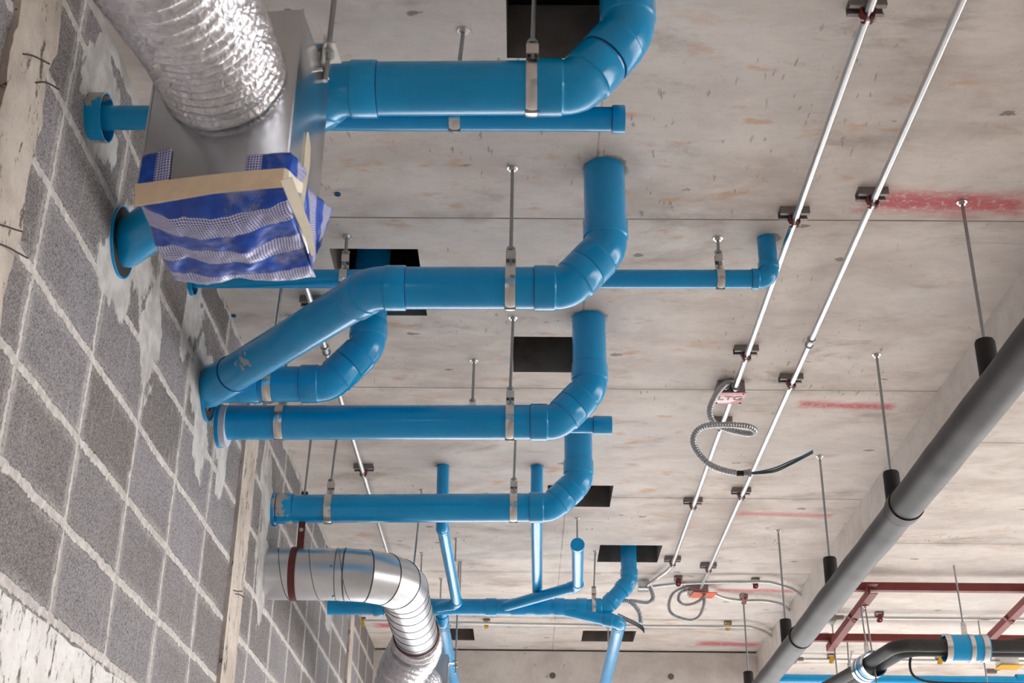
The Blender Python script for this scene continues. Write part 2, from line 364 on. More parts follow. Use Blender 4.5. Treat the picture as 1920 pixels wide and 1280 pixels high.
M_WBAG2 = woven('woven plastic long stripes', 'u')
M_WIRE = simple('dark rebar wire', lin(60, 46, 42), .8)
M_WB = simple('blue electrical wire', lin(16, 84, 130), .35)
M_WG = simple('green electrical wire', lin(18, 92, 84), .35)
M_WK = simple('black electrical wire', lin(22, 22, 26), .4)
M_WP = simple('pink electrical wire', lin(196, 120, 116), .4)
M_COVER = simple('glare-paled red box cover', lin(214, 128, 128), .3, 0, .25, 14, 0, .5)  # red lid paled: the glare on it is put into the colour
M_INK = simple('grey ink', lin(142, 108, 110), .5)
M_COVOR = simple('orange box cover', lin(236, 104, 60), .4, 0, .2)
M_WHITEFOAM = simple('pale filler foam', lin(206, 208, 220), .8, 0, .1, 60, .2)
M_VOID = simple('shade-darkened recess concrete', lin(128, 118, 110), .95, 0, .4, 8, .4)  # slab concrete with the shade inside openings put into its colour
M_VOID2 = simple('blackout above slab', lin(60, 55, 52), .95, 0, .4, 8, .4)  # near-black so the space above the openings stays dark
M_FLOORM = conc('floor concrete', lin(180, 174, 168), lin(198, 192, 186), .8, .2)
M_STRIP = conc('cast stiffener concrete', lin(172, 160, 149), lin(204, 193, 182), .9, 1.0, .575)
M_LINTEL = conc('pale lintel plaster', lin(206, 203, 200), lin(226, 224, 222), .9, 1.0, .57)
M_BEAM = conc('beam concrete', lin(208, 200, 193), lin(226, 219, 212), .85, .35)
M_BACK = conc('added back wall concrete', lin(120, 112, 106), lin(140, 132, 126), .9, .3)
marksL = [(1.165, 3.15, .225, .05, .85), (1.205, 4.575, .175, .028, .8), (1.205, 5.85, .215, .028, .55), (1.16, 7.145, .10, .03, .7), (1.37, 7.145, .11, .03, .7), (1.30, 8.40, .19, .05, .8), (-.77, 8.0, .13, .05, .9)]
ringsL = [(lambda q: (q.x, q.y, r_))(Z(px_, py_, H)) for px_, py_, r_ in ((1135, 316, .055), (1105, 596, .055), (1443, 447, .028), (830, 873, .026), (1007, 873, .026))]
M_CEIL = ceiling_mat('board-marked slab soffit', marksL, ringsL)
M_CEIL2 = ceiling_mat('board-marked slab soffit beyond the step', (), (), xj=3.2, yj=4.44)
M_WALL = wall_mat([(2.46, 1.79, .13, .13), (2.42, 1.90, .05, .10), (2.72, 1.50, .14, .09), (2.86, 1.63, .15, .12), (3.05, 1.50, .09, .14), (3.43, 1.80, .10, .12), (3.36, 1.70, .05, .12), (3.60, 1.62, .13, .13), (3.67, 1.48, .09, .12), (3.92, 1.60, .11, .13), (3.97, 1.46, .06, .10),
                   (4.72, 1.62, .10, .16), (4.62, 1.75, .05, .14), (4.78, 1.45, .20, .06), (4.78, 1.34, .10, .16), (6.48, 1.68, .1, .1), (2.6, 1.97, 1.4, .03), (5.6, 1.97, 2, .025)])

# ------------------------------------------------------------------ the setting
HOLES = [(-.05, .22, 2.05, 2.52), (-.59, -.325, 3.425, 3.86), (-.045, .175, 4.01, 4.296), (.10, .387, 5.475, 5.76), (.374, .683, 6.335, 6.625), (-.60, -.312, 8.055, 8.36), (.362, .69, 8.08, 8.36)]
def slab(z, x0, x1, y0, y1, holes, th):
    mb = MB(); xs = sorted({x0, x1, *[h[0] for h in holes], *[h[1] for h in holes]}); ys = sorted({y0, y1, *[h[2] for h in holes], *[h[3] for h in holes]})
    def inh(a, b): return any(h[0] < a < h[1] and h[2] < b < h[3] for h in holes)
    for zz in (z, z + th):
        idx = {}
        for i in range(len(xs) - 1):
            for j in range(len(ys) - 1):
                if inh((xs[i] + xs[i + 1]) / 2, (ys[j] + ys[j + 1]) / 2): continue
                q = []
                for a, b in ((i, j), (i + 1, j), (i + 1, j + 1), (i, j + 1)):
                    if (a, b) not in idx: idx[(a, b)] = mb.vert((xs[a], ys[b], zz))
                    q.append(idx[(a, b)])
                mb.face(q)
    def side(a, b, m=0):
        k = [mb.vert((a[0], a[1], z)), mb.vert((b[0], b[1], z)), mb.vert((b[0], b[1], z + th)), mb.vert((a[0], a[1], z + th))]; mb.face(k, m)
    side((x0, y0), (x1, y0)); side((x1, y0), (x1, y1)); side((x1, y1), (x0, y1)); side((x0, y1), (x0, y0))
    for h in holes:
        side((h[0], h[2]), (h[1], h[2]), 1); side((h[1], h[2]), (h[1], h[3]), 1); side((h[1], h[3]), (h[0], h[3]), 1); side((h[0], h[3]), (h[0], h[2]), 1)
    return mb
def slab_build(mb, name, mats):
    me = bpy.data.meshes.new(name); me.from_pydata([tuple(p) for p in mb.v], [], mb.f)
    for mt in mats: me.materials.append(mt)
    me.polygons.foreach_set('material_index', mb.m); me.update(); o = bpy.data.objects.new(name, me); COL.objects.link(o); o['kind'] = 'structure'; return o
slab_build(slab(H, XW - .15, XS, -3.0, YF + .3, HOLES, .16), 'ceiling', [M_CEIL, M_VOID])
b = MB(); b.box(((XS + 12) / 2 + .0, 3.4, H2 + .18), (12 - XS, 12.8, .36)); b.m[4] = 1; struct(b, 'ceiling_lower', [M_CEIL2, M_BEAM], smooth=False)  # carried on beyond view to cut the daylight on this soffit
b = MB(); b.box((5.5, -3.3, .24), (13.2, .2, 3.48)); struct(b, 'wall_back_blocker', M_BACK, smooth=False)  # added behind the camera to keep pipe reflections dark
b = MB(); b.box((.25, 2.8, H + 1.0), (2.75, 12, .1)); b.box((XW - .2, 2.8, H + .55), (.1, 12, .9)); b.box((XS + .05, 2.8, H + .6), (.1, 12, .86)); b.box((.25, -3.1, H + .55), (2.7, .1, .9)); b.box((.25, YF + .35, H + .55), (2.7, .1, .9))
struct(b, 'ceiling_void_blackout', M_VOID2, smooth=False)  # added box over the slab, blocks light from the openings
b = MB(); b.box((XW - .1, 2.8, (H + FLOOR) / 2), (.2, 11.6, H - FLOOR)); struct(b, 'wall_left', M_WALL, smooth=False)
b = MB(); b.box((0, 5, FLOOR - .1), (60, 60, .2)); struct(b, 'floor', M_FLOORM, smooth=False)
# far beam with two round holes, their inner shade drawn as flat dark discs
def far_beam():
    mb = MB(); mb.box((5.4, YF + .15, 1.493), (12.9, .3, .95)); mb.box((5.4, YF + .19, 1.974), (12.9, .2, .012), m=1); o = struct(mb, 'wall_far', [M_BEAM, M_VOID], smooth=False)  # dark strip stands in for the shadow gap under the slab
    for i, (px, py) in enumerate(((1036, 1266), (1258, 1268))):
        p = PY(px, py, YF); m = MB(); m.ring((p.x, YF - .003, p.z), (0, 1, 0), .008, .020, .004); m.tube([(p.x, YF - .0015, p.z), (p.x, YF + .01, p.z)], .012, 20)
        k = struct(m, 'trim_%d' % (i + 6), M_VOID)
far_beam()
# cast stiffeners and lintel, standing 12 mm proud of the blockwork with a ragged edge
def ragged(name, y0, y1, z0, z1, m, horiz=False, amp=.012, pr=.012):
    mb = MB(); n = 110; A = []; rows = []
    for i in range(n + 1):
        t = i / n
        if horiz:
            yy = y0 + (y1 - y0) * t; a = z0; c = z1 + (noise.noise((yy * 3, 0, 5)) * .6 + noise.noise((yy * 11, 3, 5)) * .5) * amp; q = [(yy, a), (yy, c)]
        else:
            zz = z0 + (z1 - z0) * t; f = lambda s: (noise.noise((zz * 2.6, s, 1)) + noise.noise((zz * 9, s, 4)) * .7 + noise.noise((zz * 28, s, 7)) * .3) * amp
            q = [(y0 + f(1), zz), (y1 + f(9), zz)]
        rows.append([mb.vert((XW - .01, q[0][0], q[0][1])), mb.vert((XW + pr, q[0][0] + (0 if horiz else .003), q[0][1])), mb.vert((XW + pr, q[1][0] - (0 if horiz else .003), q[1][1])), mb.vert((XW - .01, q[1][0], q[1][1]))])
    for a, c in zip(rows, rows[1:]):
        for k in range(3): mb.face((a[k], a[k + 1], c[k + 1], c[k]))
    mb.face(rows[0]); mb.face(rows[-1]); return struct(mb, name, m, ang=50)
ragged('trim_1', 1.955, 2.145, .62, H, M_STRIP, amp=.036)
ragged('trim_2', 4.215, 4.425, FLOOR, H - .02, M_STRIP, amp=.007)
ragged('trim_3', 7.24, 7.40, FLOOR, H - .02, M_STRIP, amp=.007)
ragged('trim_4', -2.9, 4.21, .40, .645, M_LINTEL, True, .02, .014)

# ------------------------------------------------------------------ PVC pipe runs
def S(r): return 40 if r > .04 else 28
def elbow(par, C, d0, d1, r, t, s0, s1, m=None):
    mb = MB(); d0 = V(d0).normalized(); d1 = V(d1).normalized(); C = V(C); A = arc(C, d0, d1, t, 10); rs = r * (1.075 if r > .05 else 1.11); rb = r * 1.02
    pts = []; R = []
    def add(p, q): pts.append(p); R.append(q)
    a = C - d0 * t; e = C + d1 * t
    add(a - d0 * s0, r * .97); add(a - d0 * s0, rs * .985); add(a - d0 * (s0 - .002), rs); add(a - d0 * .004, rs); add(a - d0 * .001, rb * 1.02)
    for p in A: add(p, rb)
    add(e + d1 * .001, rb * 1.02); add(e + d1 * .004, rs); add(e + d1 * (s1 - .002), rs); add(e + d1 * s1, rs * .985); add(e + d1 * s1, r * .97)
    mb.tube(pts, R, S(r), caps=False)
    for p, d in ((a - d0 * s0, -d0), (e + d1 * s1, d1)): mb.tube([p - d * .001, p + d * .0018], r * 1.018, S(r), m=1)
    return part(mb, 'elbow', [m or M_PVC, M_GLUE], par, ang=28)
def coupling(par, P, d, r, L, name='coupling', m=None, cap=False, open_=False):
    mb = MB(); P = V(P); d = V(d).normalized(); rs = r * (1.08 if r > .05 else 1.12)
    mb.tube([P, P, P + d * .002, P + d * (L - .002), P + d * L, P + d * L], [r * .97, rs * .985, rs, rs, rs * .98, r * .97 if not cap else 0.001], S(r), caps=False)
    mb.tube([P - d * .0018, P + d * .001], r * 1.018, S(r), m=1)
    return part(mb, name, [m or M_PVC, M_GLUE], par, ang=28)
def run(label, pts, r, t=None, s=None, name='drain_pipe', cat='pipe', group=None, m=None):
    t = t or r * .52; s = s or r * 1.0; pts = [V(p) for p in pts]; root = thing(name, pts[0], label, cat, group); m = m or M_PVC
    n = len(pts); st = [None] * n
    for i in range(1, n - 1):
        d0 = pts[i] - pts[i - 1]; d1 = pts[i + 1] - pts[i]
        ang = d0.angle(d1); tt = max(t, r * 1.06 * math.tan(ang / 2)) 
        st[i] = tt
    for i in range(1, n - 1):
        d0 = pts[i] - pts[i - 1]; d1 = pts[i + 1] - pts[i]; l0 = d0.length - st[i] - (st[i - 1] or 0); l1 = d1.length - st[i] - (st[i + 1] or 0)
        s0 = min(s, l0 / 2 - .0006) if st[i - 1] else s; s1 = min(s, l1 / 2 - .0006) if st[i + 1] else s
        elbow(root, pts[i], d0, d1, r, st[i], s0, s1)
    for i in range(n - 1):
        a, c = pts[i], pts[i + 1]; d = (c - a).normalized(); a2 = a + d * ((st[i] + .01) if st[i] else 0); c2 = c - d * ((st[i + 1] + .01) if st[i + 1] else 0)
        if (c2 - a2).length > 2 * s or not st[i] or not st[i + 1]: part(MB().tube([a2, c2], r, S(r)), 'pipe', m, root)
        elif (c2 - a2).length > .004: part(MB().tube([a2, c2], r * .99, S(r)), 'pipe', m, root)
    return root

R4 = .055; R2 = .0275
def on(Y, x, y): return PY(x, y, Y)
# main run nearest the camera
Y1 = Z(860, 163, 1.65).y
p = [V((0, 0, 0))] * 5
c2 = on(Y1, 1178, 62); c1 = on(Y1, 1082, 164); ce = on(Y1, 631, 167)
w = PX(232, 462, XW); dd = (w - ce)
run('nearest thick blue drain pipe, passing behind the sheet metal box at the top', [(c2.x, Y1, H + .14), c2, c1, ce, w + dd.normalized() * -.0], R4, group=None)
r1_left = ce; r1_right = c1
# second main run
g2 = Z(1135, 316, H); Y2 = g2.y
c2b = on(Y2, 1136, 467); c1b = on(Y2, 1063, 540); ceb = on(Y2, 700, 540); wb = PX(386, 732, XW)
M_PVC_D = pvc('blue pvc with one plaster smear', smears=[((lambda q: (q.x, q.y, q.z))(Z(436, 676, 1.585)), .045)])
r2run = run('thick blue drain pipe with diagonal leg into the wall, second from the top', [(c2b.x, Y2, H + .14), c2b, c1b, ceb, wb], R4, m=M_PVC_D)
# joint ring on the diagonal near the wall
dg = (wb - ceb).normalized(); k = wb - dg * .17
part(MB().tube([k, k, k + dg * .003, k + dg * .15, k + dg * .15], [R4 * .97, R4 * 1.05, R4 * 1.06, R4 * 1.06, R4 * .97], 40, caps=False).tube([k - dg * .003, k + dg * .001], R4 * 1.03, 40, m=1), 'branch_socket', [M_PVC, M_GLUE], r2run)
# the run that comes down through the slab opening behind it
qa = Z(690, 718, 1.665); Y2b = qa.y
a2 = on(Y2b, 689, 650); a1 = on(Y2b, 616, 719); a0 = on(Y2b, 386, 722)
o = run('thick blue drain pipe dropping from the slab opening, behind the diagonal leg', [(a2.x, Y2b, H + .3), a2, a1, (XW, Y2b, a0.z)], R4)
dl = V((-1, 0, 0)); q = on(Y2b, 488, 720); coupling(o, q, dl, R4, .062, 'branch_fitting')
# third
g3 = Z(1105, 596, H); Y3 = g3.y
e2 = on(Y3, 1106, 730); e1 = on(Y3, 1044, 791.5)
o = run('thick blue drain pipe with white filler at the wall, third from the top', [(e2.x, Y3, H + .14), e2, e1, V((XW, Y3, on(Y3, 415, 792).z))], R4)
# fourth
Y4 = Z(780, 952, 1.66).y
f2 = on(Y4, 1085, 903); f1 = on(Y4, 1033, 951)
o = run('thick blue drain pipe above the round steel duct, with plaster on its wall end', [(f2.x, Y4, H + .14), f2, f1, V((XW, Y4, on(Y4, 500, 954).z))], R4)
q = on(Y4, 550, 953); coupling(o, q, (-1, 0, 0), R4, .06, 'coupling', M_PVC_S); q = on(Y4, 519, 954); coupling(o, q, (-1, 0, 0), R4 * 1.03, .045, 'coupling', M_PVC_S)
Z4 = q.z
# small vent lines behind
S1a = PX(190, 221, XW); YS1 = 2.42
s1 = on(YS1, 1150, 223.5); s0 = on(YS1, 240, 221)
o = run('thin capped blue pipe running behind the nearest thick pipe', [V((XW, YS1, s0.z)), s1], R2)
coupling(o, s1 - V((.003, 0, 0)), (1, 0, 0), R2 * 1.02, .028, 'end_cap', cap=True)
YS2 = Z(1443, 447, H).y
v2 = on(YS2, 1443, 523); v0 = on(YS2, 420, 523)
o = run('thin blue pipe that turns up into the slab beside the conduits', [(v2.x, YS2, H + .1), v2, V((XW, YS2, v0.z))], R2, t=.03, s=.022)
YS3 = 4.20
t1 = on(YS3, 1146, 797); o = run('short thin blue pipe end showing right of the third thick bend', [V((XW, YS3, t1.z - .01)), t1], R2)
coupling(o, t1 - V((.062, 0, 0)), (1, 0, 0), R2 * 1.04, .064, 'coupling')

# vertical thin stacks that turn to run along the room
YV = Z(830, 873, H).y
def stack(label, xt, xb, yb, far, m=None, cap=None):
    A = Z(xt, 873, H); B = PY(xb, yb, YV); root_pts = [(A.x, YV, H + .1), (B.x, YV, B.z), far]
    return run(label, root_pts, R2 * .93, t=.02, s=.03)
ZR5 = 1.69
Y5 = Z(900, 1138, ZR5).y
far1 = Z(860, 1124, ZR5 + .0); far1 = V((far1.x, far1.y - .02, ZR5))
A_ = Z(830, 873, H); B_ = PY(829, 985, YV); q5 = PY(812, 1140, Y5)
run('thin blue pipe dropping left of centre, then reaching down to the far blue main', [(A_.x, YV, H + .1), (B_.x, YV, B_.z), Z(857, 1131, ZR5 - .01), (q5.x, Y5, q5.z)], R2 * .93, t=.02, s=.03)
far2 = Z(1008, 1108, ZR5 + .05)
o = stack('thin blue pipe dropping right of centre behind the fourth thick pipe', 1007, 1006, 960, V((far2.x, Y5 - .02, ZR5 + .05)))
# far main with wyes
RM = .040
h2 = on(Y5, 1180, 1090); h1 = on(Y5, 1136, 1138); h0 = on(Y5, 617, 1137)
mainr = run('slimmer blue main far back below the steel duct, fed by several branches', [(h2.x, Y5, H + .3), h2, h1, V((XW, Y5, h0.z))], RM)
for px in (720, 930, 1058, 1100):
    q = on(Y5, px, 1138); coupling(mainr, q, (-1, 0, 0), RM, .05, 'coupling')
for px in (985, 1030):
    q = on(Y5, px, 1138); coupling(mainr, q, (-1, 0, 0), RM * .97, .07, 'coupling')
def along(a, c, r, name, root, m=None): return part(MB().tube([a, c], r, S(r)), name, m or M_PVC, root)
# capped cleanout towards the camera, joined by a 45 degree arm
dA = Z(1083, 1021, ZR5 + .02); dB = Z(1083, 1098, ZR5 + .01); dC = Z(944, 1139, ZR5)
o = run('capped blue cleanout pipe pointing at the camera with a slanted arm to the main', [dA, dB, V((dC.x, Y5 - .01, ZR5))], R2 * .95, t=.02, s=.03)
coupling(o, dA + V((0, .03, 0)), (0, -1, 0), R2 * .98, .035, 'end_cap', cap=True)
# branches running on towards the far beam
b0 = PY(1050, 1141, Y5); b1 = Z(1162, 1166, 1.62); b2 = V((b1.x + .0, 8.5, 1.56))
o = run('blue branch leaving the far main and running on under the far beam at right', [b0, b1, b2], .032, t=.02, s=.045)
e0 = PY(829, 1158, Y5 + .06); o = run('blue branch running on to the far beam beside the steel duct', [V((e0.x, Y5, ZR5 - .01)), V((e0.x, Y5 + .1, 1.64)), V((e0.x, 8.5, 1.60))], .030, t=.015, s=.05)

# sleeves cast in the wall
def sleeve(label, Yc, zc, ro, L, fill=None, m=None, th=.0035):
    root = thing('wall_sleeve', (XW, Yc, zc), label, 'pipe sleeve')
    part(MB().ring((XW - .01, Yc, zc), (1, 0, 0), ro - th, ro, L + .01, 40), 'sleeve_ring', m or M_PVC, root)
    if fill: part(MB().ring((XW - .004, Yc, zc), (1, 0, 0), ro * .62, ro - th, .009 if fill is not M_WHITEFOAM else .034, 40), 'gap_filler', fill, root)
    return root
sleeve('short blue pipe sleeve with peeling plaster, sticking out of the wall left of the box', YS1, s0.z, .056, .035, M_BLACK, M_PVC_S)
sleeve('black lined blue sleeve below the striped bag', w.y - .02, w.z, .088, .006, M_BLACK)
sleeve('small blue sleeve at the wall where the thin turned-up pipe enters', YS2, v0.z - .004, .045, .012, M_BLACK)
sleeve('blue sleeve around the two joined pipes', (wb.y + Y2b) / 2, wb.z, .088, .01, M_BLACK)
sleeve('blue sleeve packed with white filler foam', Y3, on(Y3, 415, 795).z - .006, .070, .012, M_WHITEFOAM)
sleeve('broken blue sleeve above the steel duct', Y4, Z4 - .004, .066, .012, M_BLACK, M_PVC_S)

# ------------------------------------------------------------------ hangers
def hanger(label, A, P, r, wid=.026, group='rod hangers under the slab', head=.05, rr=.0048, clampaxis=(1, 0, 0), plate=True, turn=False):
    """A anchor on the soffit, P point on the pipe axis"""
    A = V(A); P = V(P); ax = V(clampaxis); root = thing('pipe_hanger', A, label, 'pipe hanger', group)
    top = P + V((0, 0, r + head)); d = (top - A).normalized()
    part(MB().tube([A, top + d * .01], rr, 12), 'rod', M_ROD, root)
    if plate:
        m = MB(); m.tube([A, A + V((0, 0, -.0025))], .0145, 24); m.tube([A + V((0, 0, -.0025)), A + V((0, 0, -.0095))], .0095, 6); part(m, 'anchor_washer', M_ZINC, root, ang=20)
    m = MB(); m.tube([top + V((0, 0, .014)), top + V((0, 0, .006))], .0115, 6); m.tube([top + V((0, 0, .006)), top - V((0, 0, .004))], .007, 12); part(m, 'nut', M_ROD, root, ang=20)
    # clamp: a band round the pipe, an upright tab with folded top, hinge at the bottom
    m = MB(); seg = 40; nx = ax.normalized(); side = nx.cross(V((0, 0, 1)))
    rows = []
    for rad, off in ((r + .0008, 0), (r + .0032, 1)):
        for e in (-1, -.35, .35, 1):
            extra = .0016 if abs(e) < .5 and off else 0
            rows.append([m.vert(P + nx * (wid / 2 * e) + (side * math.cos(2 * math.pi * k / seg) + V((0, 0, 1)) * math.sin(2 * math.pi * k / seg)) * (rad + extra)) for k in range(seg)])
    order = [0, 1, 2, 3, 7, 6, 5, 4]
    for a, c in zip(order, order[1:] + order[:1]):
        for k in range(seg): m.face((rows[a][k], rows[a][(k + 1) % seg], rows[c][(k + 1) % seg], rows[c][k]))
    R = Matrix((nx, side, V((0, 0, 1)))).transposed()
    m.box(P + V((0, 0, r + head / 2)) - side * .006, (wid, .003, head), R); m.box(P + V((0, 0, r + head * .8)) + side * .006, (wid, .003, head * .5), R)
    m.box(P + V((0, 0, r + head)), (wid, .016, .003), R); m.box(P + V((0, 0, r + head * .72)) - side * .009, (wid * 1.0, .004, .004), R)
    cl = part(m, 'clamp', M_ZINC, root, ang=30)
    m = MB(); c = P + V((0, 0, r + head * .42)); m.tube([c - side * .016, c + side * .012], .0035, 10); m.tube([c - side * .0125, c - side * .0075], .0075, 6); part(m, 'bolt', M_ROD, cl, ang=20)
    m = MB(); c = P - V((0, 0, r + .004)); m.tube([c - nx * wid * .56, c + nx * wid * .56], .0035, 10); m.box(c + V((0, 0, .002)), (wid * .9, .012, .003), R); part(m, 'hinge', M_ROD, cl)
    return root
def above(px, py, fallback=None): return Z(px, py, H)
def ax(c1_, ce_, px, Y, py):    # point on a pipe axis by interpolating between two known axis points
    x = PY(px, py, Y).x; t = (x - c1_.x) / (ce_.x - c1_.x); return c1_ + (ce_ - c1_) * t
P = ax(c1, ce, 998, Y1, 163); hanger('bright clamp and rod on the nearest thick blue pipe beside its bend', (P.x + .006, Y1, H - .0), P, R4, group=None, plate=False)
P = ax(s0, s1, 853, YS1, 223); A = above(869, 57); hanger('rod clamp on the thin capped pipe behind the nearest thick pipe', (A.x, YS1, H), P, R2, .024)
P = ax(c1b, ceb, 957, Y2, 540); A = above(961, 318); hanger('rod clamp on the second thick pipe right of its socket', (A.x, Y2, H), P, R4)
P = ax(v0, v2, 1350, YS2, 523); A = above(1345, 450); hanger('rod clamp near the turned-up end of the thin pipe', (A.x, YS2, H), P, R2, .022)
P = ax(v0, v2, 645, YS2, 523); A = above(651, 446); hanger('rod clamp beside the slab opening right of the striped bag', (A.x, YS2, H), P, R2, .022)
P = ax(a0, a1, 505, Y2b, 720); A = Z(529, 528, H); hanger('clamp left of the lower bend behind the diagonal leg, on a leaning rod', (A.x, A.y, H), P, R4)
e0_ = V((XW, Y3, on(Y3, 415, 792).z))
P = ax(e0_, e1, 956, Y3, 791); A = above(962, 592); hanger('rod clamp on the third thick pipe near its bend', (A.x, Y3, H), P, R4)
P = ax(e0_, e1, 526, Y3, 792); A = PY(543, 610, Y3); hanger('rod clamp on the third thick pipe near the wall', (A.x, Y3, H), P, R4)
f0_ = V((XW, Y4, on(Y4, 500, 954).z))
P = ax(f0_, f1, 963, Y4, 951); A = PY(967, 800, Y4); hanger('rod clamp on the fourth thick pipe near its bend', (A.x, Y4, H), P, R4, .028)
P = ax(f0_, f1, 617, Y4, 953); A = PY(634, 800, Y4); hanger('rod clamp on the fourth thick pipe near the wall', (A.x, Y4, H), P, R4, .028)
P = ax(h0, h1, 1114, Y5, 1138); A = PY(1116, 1040, Y5); hanger('rod clamp on the far blue main near its bend', (A.x, Y5, H), P, RM, .022, rr=.004)
P = V((Z(876, 700, 1.73).x, YS3, t1.z)); hanger('short rod hanger standing above the third thick pipe', (P.x + .002, YS3, H), P, R2, .022)

def rod(label, A, B, r=.004, nut=True, group='bare threaded rods under the slab'):
    A = V(A); B = V(B); root = thing('threaded_rod', A, label, 'rod', group)
    part(MB().tube([A, B], r, 10), 'shaft', M_ROD, root)
    m = MB(); m.tube([A, A + V((0, 0, -.003))], .013, 18); m.tube([A + V((0, 0, -.003)), A + V((0, 0, -.010))], .009, 6); part(m, 'anchor_washer', M_ZINC, root, ang=20)
    return root
for (x0, y0, x1, y1, lab) in ((855, 1009, 853, 1052, 'rod with dark anchor right of the left vertical thin blue pipe'), (864, 1053, 862, 1120, 'rod just right of the slanted thin blue pipe'), (827, 1084, 827, 1125, 'short rod left of the slanted thin blue pipe foot'),
                          (791, 1036, 790, 1075, 'rod just above the bend of the steel duct'), (1082, 971, 1081, 1018, 'rod above the capped pipe end'), (1159, 1090, 1159, 1120, 'short rod left of the far vertical bend'),
                          (843, 1171, 843, 1205, 'rod in front of the far left slab opening'), (1140, 1176, 1141, 1212, 'rod in front of the far right slab opening')):
    A = Z(x0, y0, H); zz = PY(x1, y1, A.y).z; rod(lab, A, (A.x, A.y, zz))
A = PY(787, 900, 5.75); A = V((Z(787, 960, H).x, 5.55, H)); B = PY(776, 1060, 5.55); rod('long rod hanging the steel duct behind its bend', V((B.x + .02, 5.55, H)), B)

# ------------------------------------------------------------------ round spiral duct
DR = .098; ZD = 1.402
dw = PX(505, 1078, XW); DY = dw.y - .02; corner = Z(777, 1170, ZD); DX = corner.x - .005
duct = thing('spiral_duct', (XW, DY, ZD), 'round galvanised steel duct bending from the wall towards the far end', 'duct')
bt = .20; pA = V((XW, DY, ZD)); pC = V((DX, DY, ZD)); pE = V((DX, 5.98, ZD))
part(MB().tube([pA, pC - V((bt, 0, 0))], DR, 56), 'straight_section', M_DUCT, duct)
arcp = arc(pC, (1, 0, 0), (0, 1, 0), bt, 4); arcp = [arcp[0] - V((.02, 0, 0))] + arcp + [arcp[-1] + V((0, .02, 0))]; m = MB()
m.tube(arcp, DR * 1.012, 56)
part(m, 'elbow_section', M_DUCT, duct, ang=12)
m = MB(); fine = arc(pC, (1, 0, 0), (0, 1, 0), bt, 4)
for i, q in enumerate(fine):
    t_ = V((math.cos(math.pi / 2 * i / 4), math.sin(math.pi / 2 * i / 4), 0)); m.tube([q - t_ * .003, q - t_ * .001, q + t_ * .001, q + t_ * .003], [DR * 1.01, DR * 1.03, DR * 1.03, DR * 1.01], 56)
for px in (632,):
    q = PY(px, 1078, DY); m.ring((q.x, DY, ZD), (1, 0, 0), DR * .99, DR * 1.012, .003, 56)
part(m, 'seam_ring', M_RIB, duct)
part(MB().tube([pC + V((0, bt, 0)), pE], DR * .97, 56), 'straight_section', M_DUCT, duct)
m = MB()       # helical lock seam on both straight lengths
def helix(a, d, n1, n2, L, pitch, r):
    pts = []; N = int(L / pitch * 48)
    for i in range(N + 1):
        t_ = i / 48; pts.append(a + d * (t_ * pitch) + (n1 * math.cos(2 * math.pi * t_) + n2 * math.sin(2 * math.pi * t_)) * r)
    return pts
m.tube(helix(pC + V((0, bt, 0)), V((0, 1, 0)), V((1, 0, 0)), V((0, 0, 1)), pE.y - pC.y - bt,   .115, DR * .975), .0016, 6)
m.tube(helix(pA, V((1, 0, 0)), V((0, 1, 0)), V((0, 0, 1)), .36, .115, DR * 1.002), .0016, 6)
part(m, 'spiral_seam', M_RIB, duct)
m = MB()
for px, py in ((621, 1061), (625, 1118)):
    q = PY(px, py, DY - DR * .98); m.tube([q, q - V((0, .005, 0))], .005, 8)
part(m, 'screw', M_ROD, duct)
M_BAR = simple('dark red painted flat bar', lin(98, 38, 34), .5, 0, .15)
# dark red flat bar hanger on the duct
q = PY(555, 1078, DY); hx = q.x
hg = thing('duct_hanger', (hx, DY, H), 'dark red flat bar strap holding the round steel duct near the wall', 'duct hanger')
part(MB().ring((hx - .016, DY, ZD), (1, 0, 0), DR + .0005, DR + .004, .026, 56), 'strap_band', M_BAR, hg)
m = MB(); m.box((hx + .012, DY - .03, ZD + DR + .10), (.026, .004, .24)); part(m, 'flat_bar', M_BAR, hg)
m = MB(); m.tube([(hx + .012, DY - .03, ZD + DR + .065), (hx + .012, DY - .036, ZD + DR + .065)], .008, 12); part(m, 'bolt', M_ZINC, hg)
part(MB().tube([(hx + .012, DY - .03, ZD + DR + .2), (hx + .02, DY - .03, H)], .0045, 10), 'rod', M_ROD, hg)
# clamp ring + flexible foil to the far box
cr_ = thing('duct_clamp', (DX, 5.86, ZD), 'thin dark red ring clamp round the far end of the steel duct', 'duct clamp')
part(MB().ring((DX, 5.80, ZD), (0, 1, 0), DR * .985, DR * 1.05, .010, 56), 'band', M_BAR, cr_)

def flexduct(name, label, ctrl, r, mat_, pitch=.030, amp=.006, seg=56, grow=None):
    pts = resample(spline(ctrl, 24), pitch / 6); n = len(pts); mb = MB(); tot = n
    rs = []
    for i in range(n):
        w_ = math.sin(2 * math.pi * i / 6.0); g_ = grow(i / n) if grow else 1
        rs.append(r * g_ + amp * w_)
    mb.tube(pts, rs, seg)
    rnd = random.Random(3)
    for i, p_ in enumerate(mb.v):
        mb.v[i] = p_ + V((noise.noise(p_ * 40), noise.noise(p_ * 40 + V((9, 0, 0))), noise.noise(p_ * 40 + V((0, 9, 0))))) * .0013
    o = mb.build(name, mat_, loc=ctrl[0], ang=60); tag(o, label, 'flexible duct'); return o

